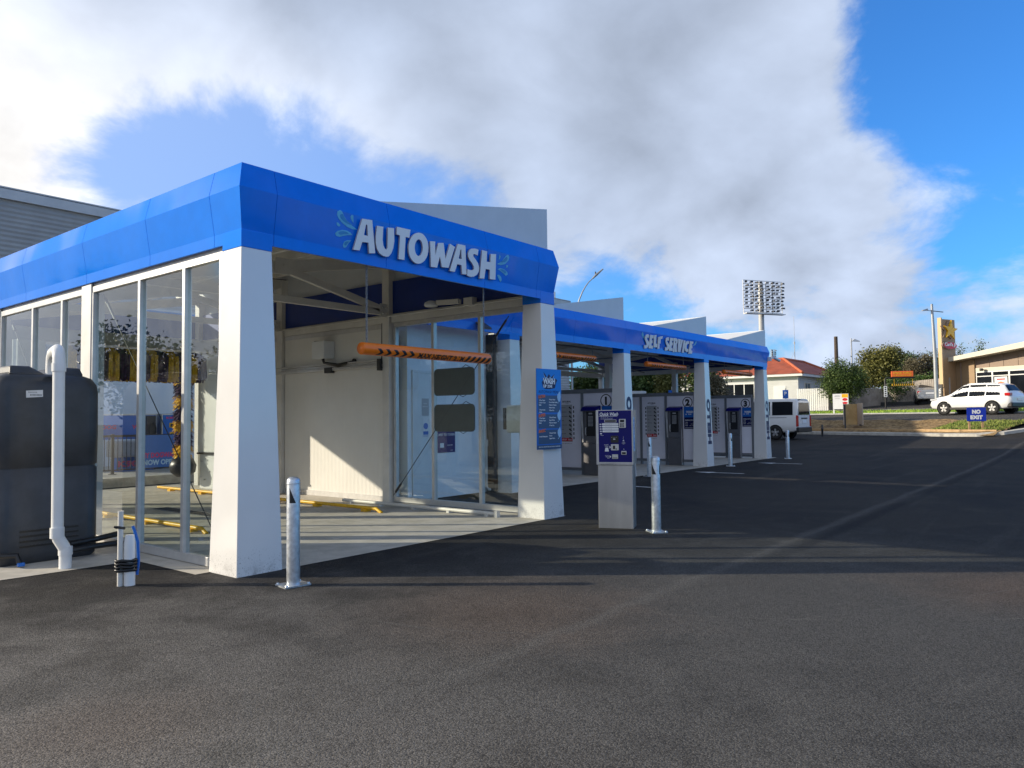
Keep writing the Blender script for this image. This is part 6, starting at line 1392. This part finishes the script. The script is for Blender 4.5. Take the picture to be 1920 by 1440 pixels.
T_('olive_tree', 'broad olive green tree, tallest behind the grey fence', 1655, 63, 647, 84, 'leafB', 15000, .24, 12, grp=None)
T_('dark_tree', 'dark green tree behind the orange drive through sign', 1690, 70, 656, 66, 'leafA', 9000, .25, 13)
T_('brown_tree', 'brownish twiggy tree left of the tan sign tower', 1727, 66, 661, 74, 'leafD', 11000, .19, 14)
T_('olive_tree', 'small olive tree peeking out between the round bush and the fence', 1622, 66, 678, 52, 'leafB', 6000, .22, 15)
T_('dark_tree', 'narrow dark tree right beside the tan sign tower', 1764, 72, 652, 38, 'leafA', 5000, .24, 16)
T_('hedge_shrub', 'bright green shrub above the fence left of the lamp pole', 1727, 58, 700, 38, 'leafC', 5000, .17, 17, 'bush')
T_('hedge_shrub', 'bright green shrub above the fence behind the lamp pole', 1752, 57.5, 693, 40, 'leafC', 5000, .17, 18, 'bush')
T_('hedge_shrub', 'long low green shrub under the drive through sign', 1690, 57.5, 702, 70, 'leafC', 6000, .17, 19, 'bush')
T_('conifer_tree', 'pointed conifer right of the sign tower above the roof', 1804, 82, 640, 26, 'leafA', 1800, .24, 20, 'cone')
T_('conifer_tree', 'wider conifer above the sloping restaurant roof', 1840, 88, 632, 46, 'leafA', 2600, .26, 21, 'cone')
T_('conifer_tree', 'tiny conifer top just left of the timber pole', 1557, 95, 671, 14, 'leafA', 700, .26, 22, 'cone')
T_('dark_tree', 'big dark tree filling the view through bay 2', 1212, 46, 648, 110, 'leafA', 15000, .25, 23)
T_('olive_tree', 'sunlit olive tree seen through the right of bay 2', 1258, 40, 664, 60, 'leafB', 9000, .20, 24, low=.0)
T_('dark_tree', 'dark tree behind the carport seen through bay 1', 1108, 50, 668, 80, 'leafA', 9000, .24, 25)
T_('dark_tree', 'thin dark tree seen between the end of bay 2 and bay 3', 1318, 48, 660, 66, 'leafA', 5500, .24, 26)
T_('brown_tree', 'brown twiggy shrub seen low through bay 3', 1345, 44, 694, 44, 'leafD', 3500, .18, 27)
T_('dark_tree', 'dark tree seen beside the second pillar through bay 1', 1165, 52, 660, 60, 'leafA', 7000, .24, 28)
for i, (x, y, h_, lb) in enumerate(((-6.2, 15.2, 4.3, 'bushy tree reflected in the left glass, nearest the shed'), (-9.0, 14.0, 4.0, 'bushy tree in the middle of the row left of the wash bay'), (-11.6, 12.6, 4.4, 'bushy tree at the far end of the row left of the wash bay'))):
    g_ = random.Random(i); tree('bushy_tree', lb, (x, y, 0), h_, [(0, 0, h_*.55, 1.1, h_*.3)]+[(1.0*math.cos(a), 1.0*math.sin(a), h_*(.5+.3*g_.random()), .8, h_*.2) for a in (0, 1.3, 2.6, 3.9, 5.2)], 'leafA', 10000, .18, .12, 40+i, 'trees left of the wash bay')
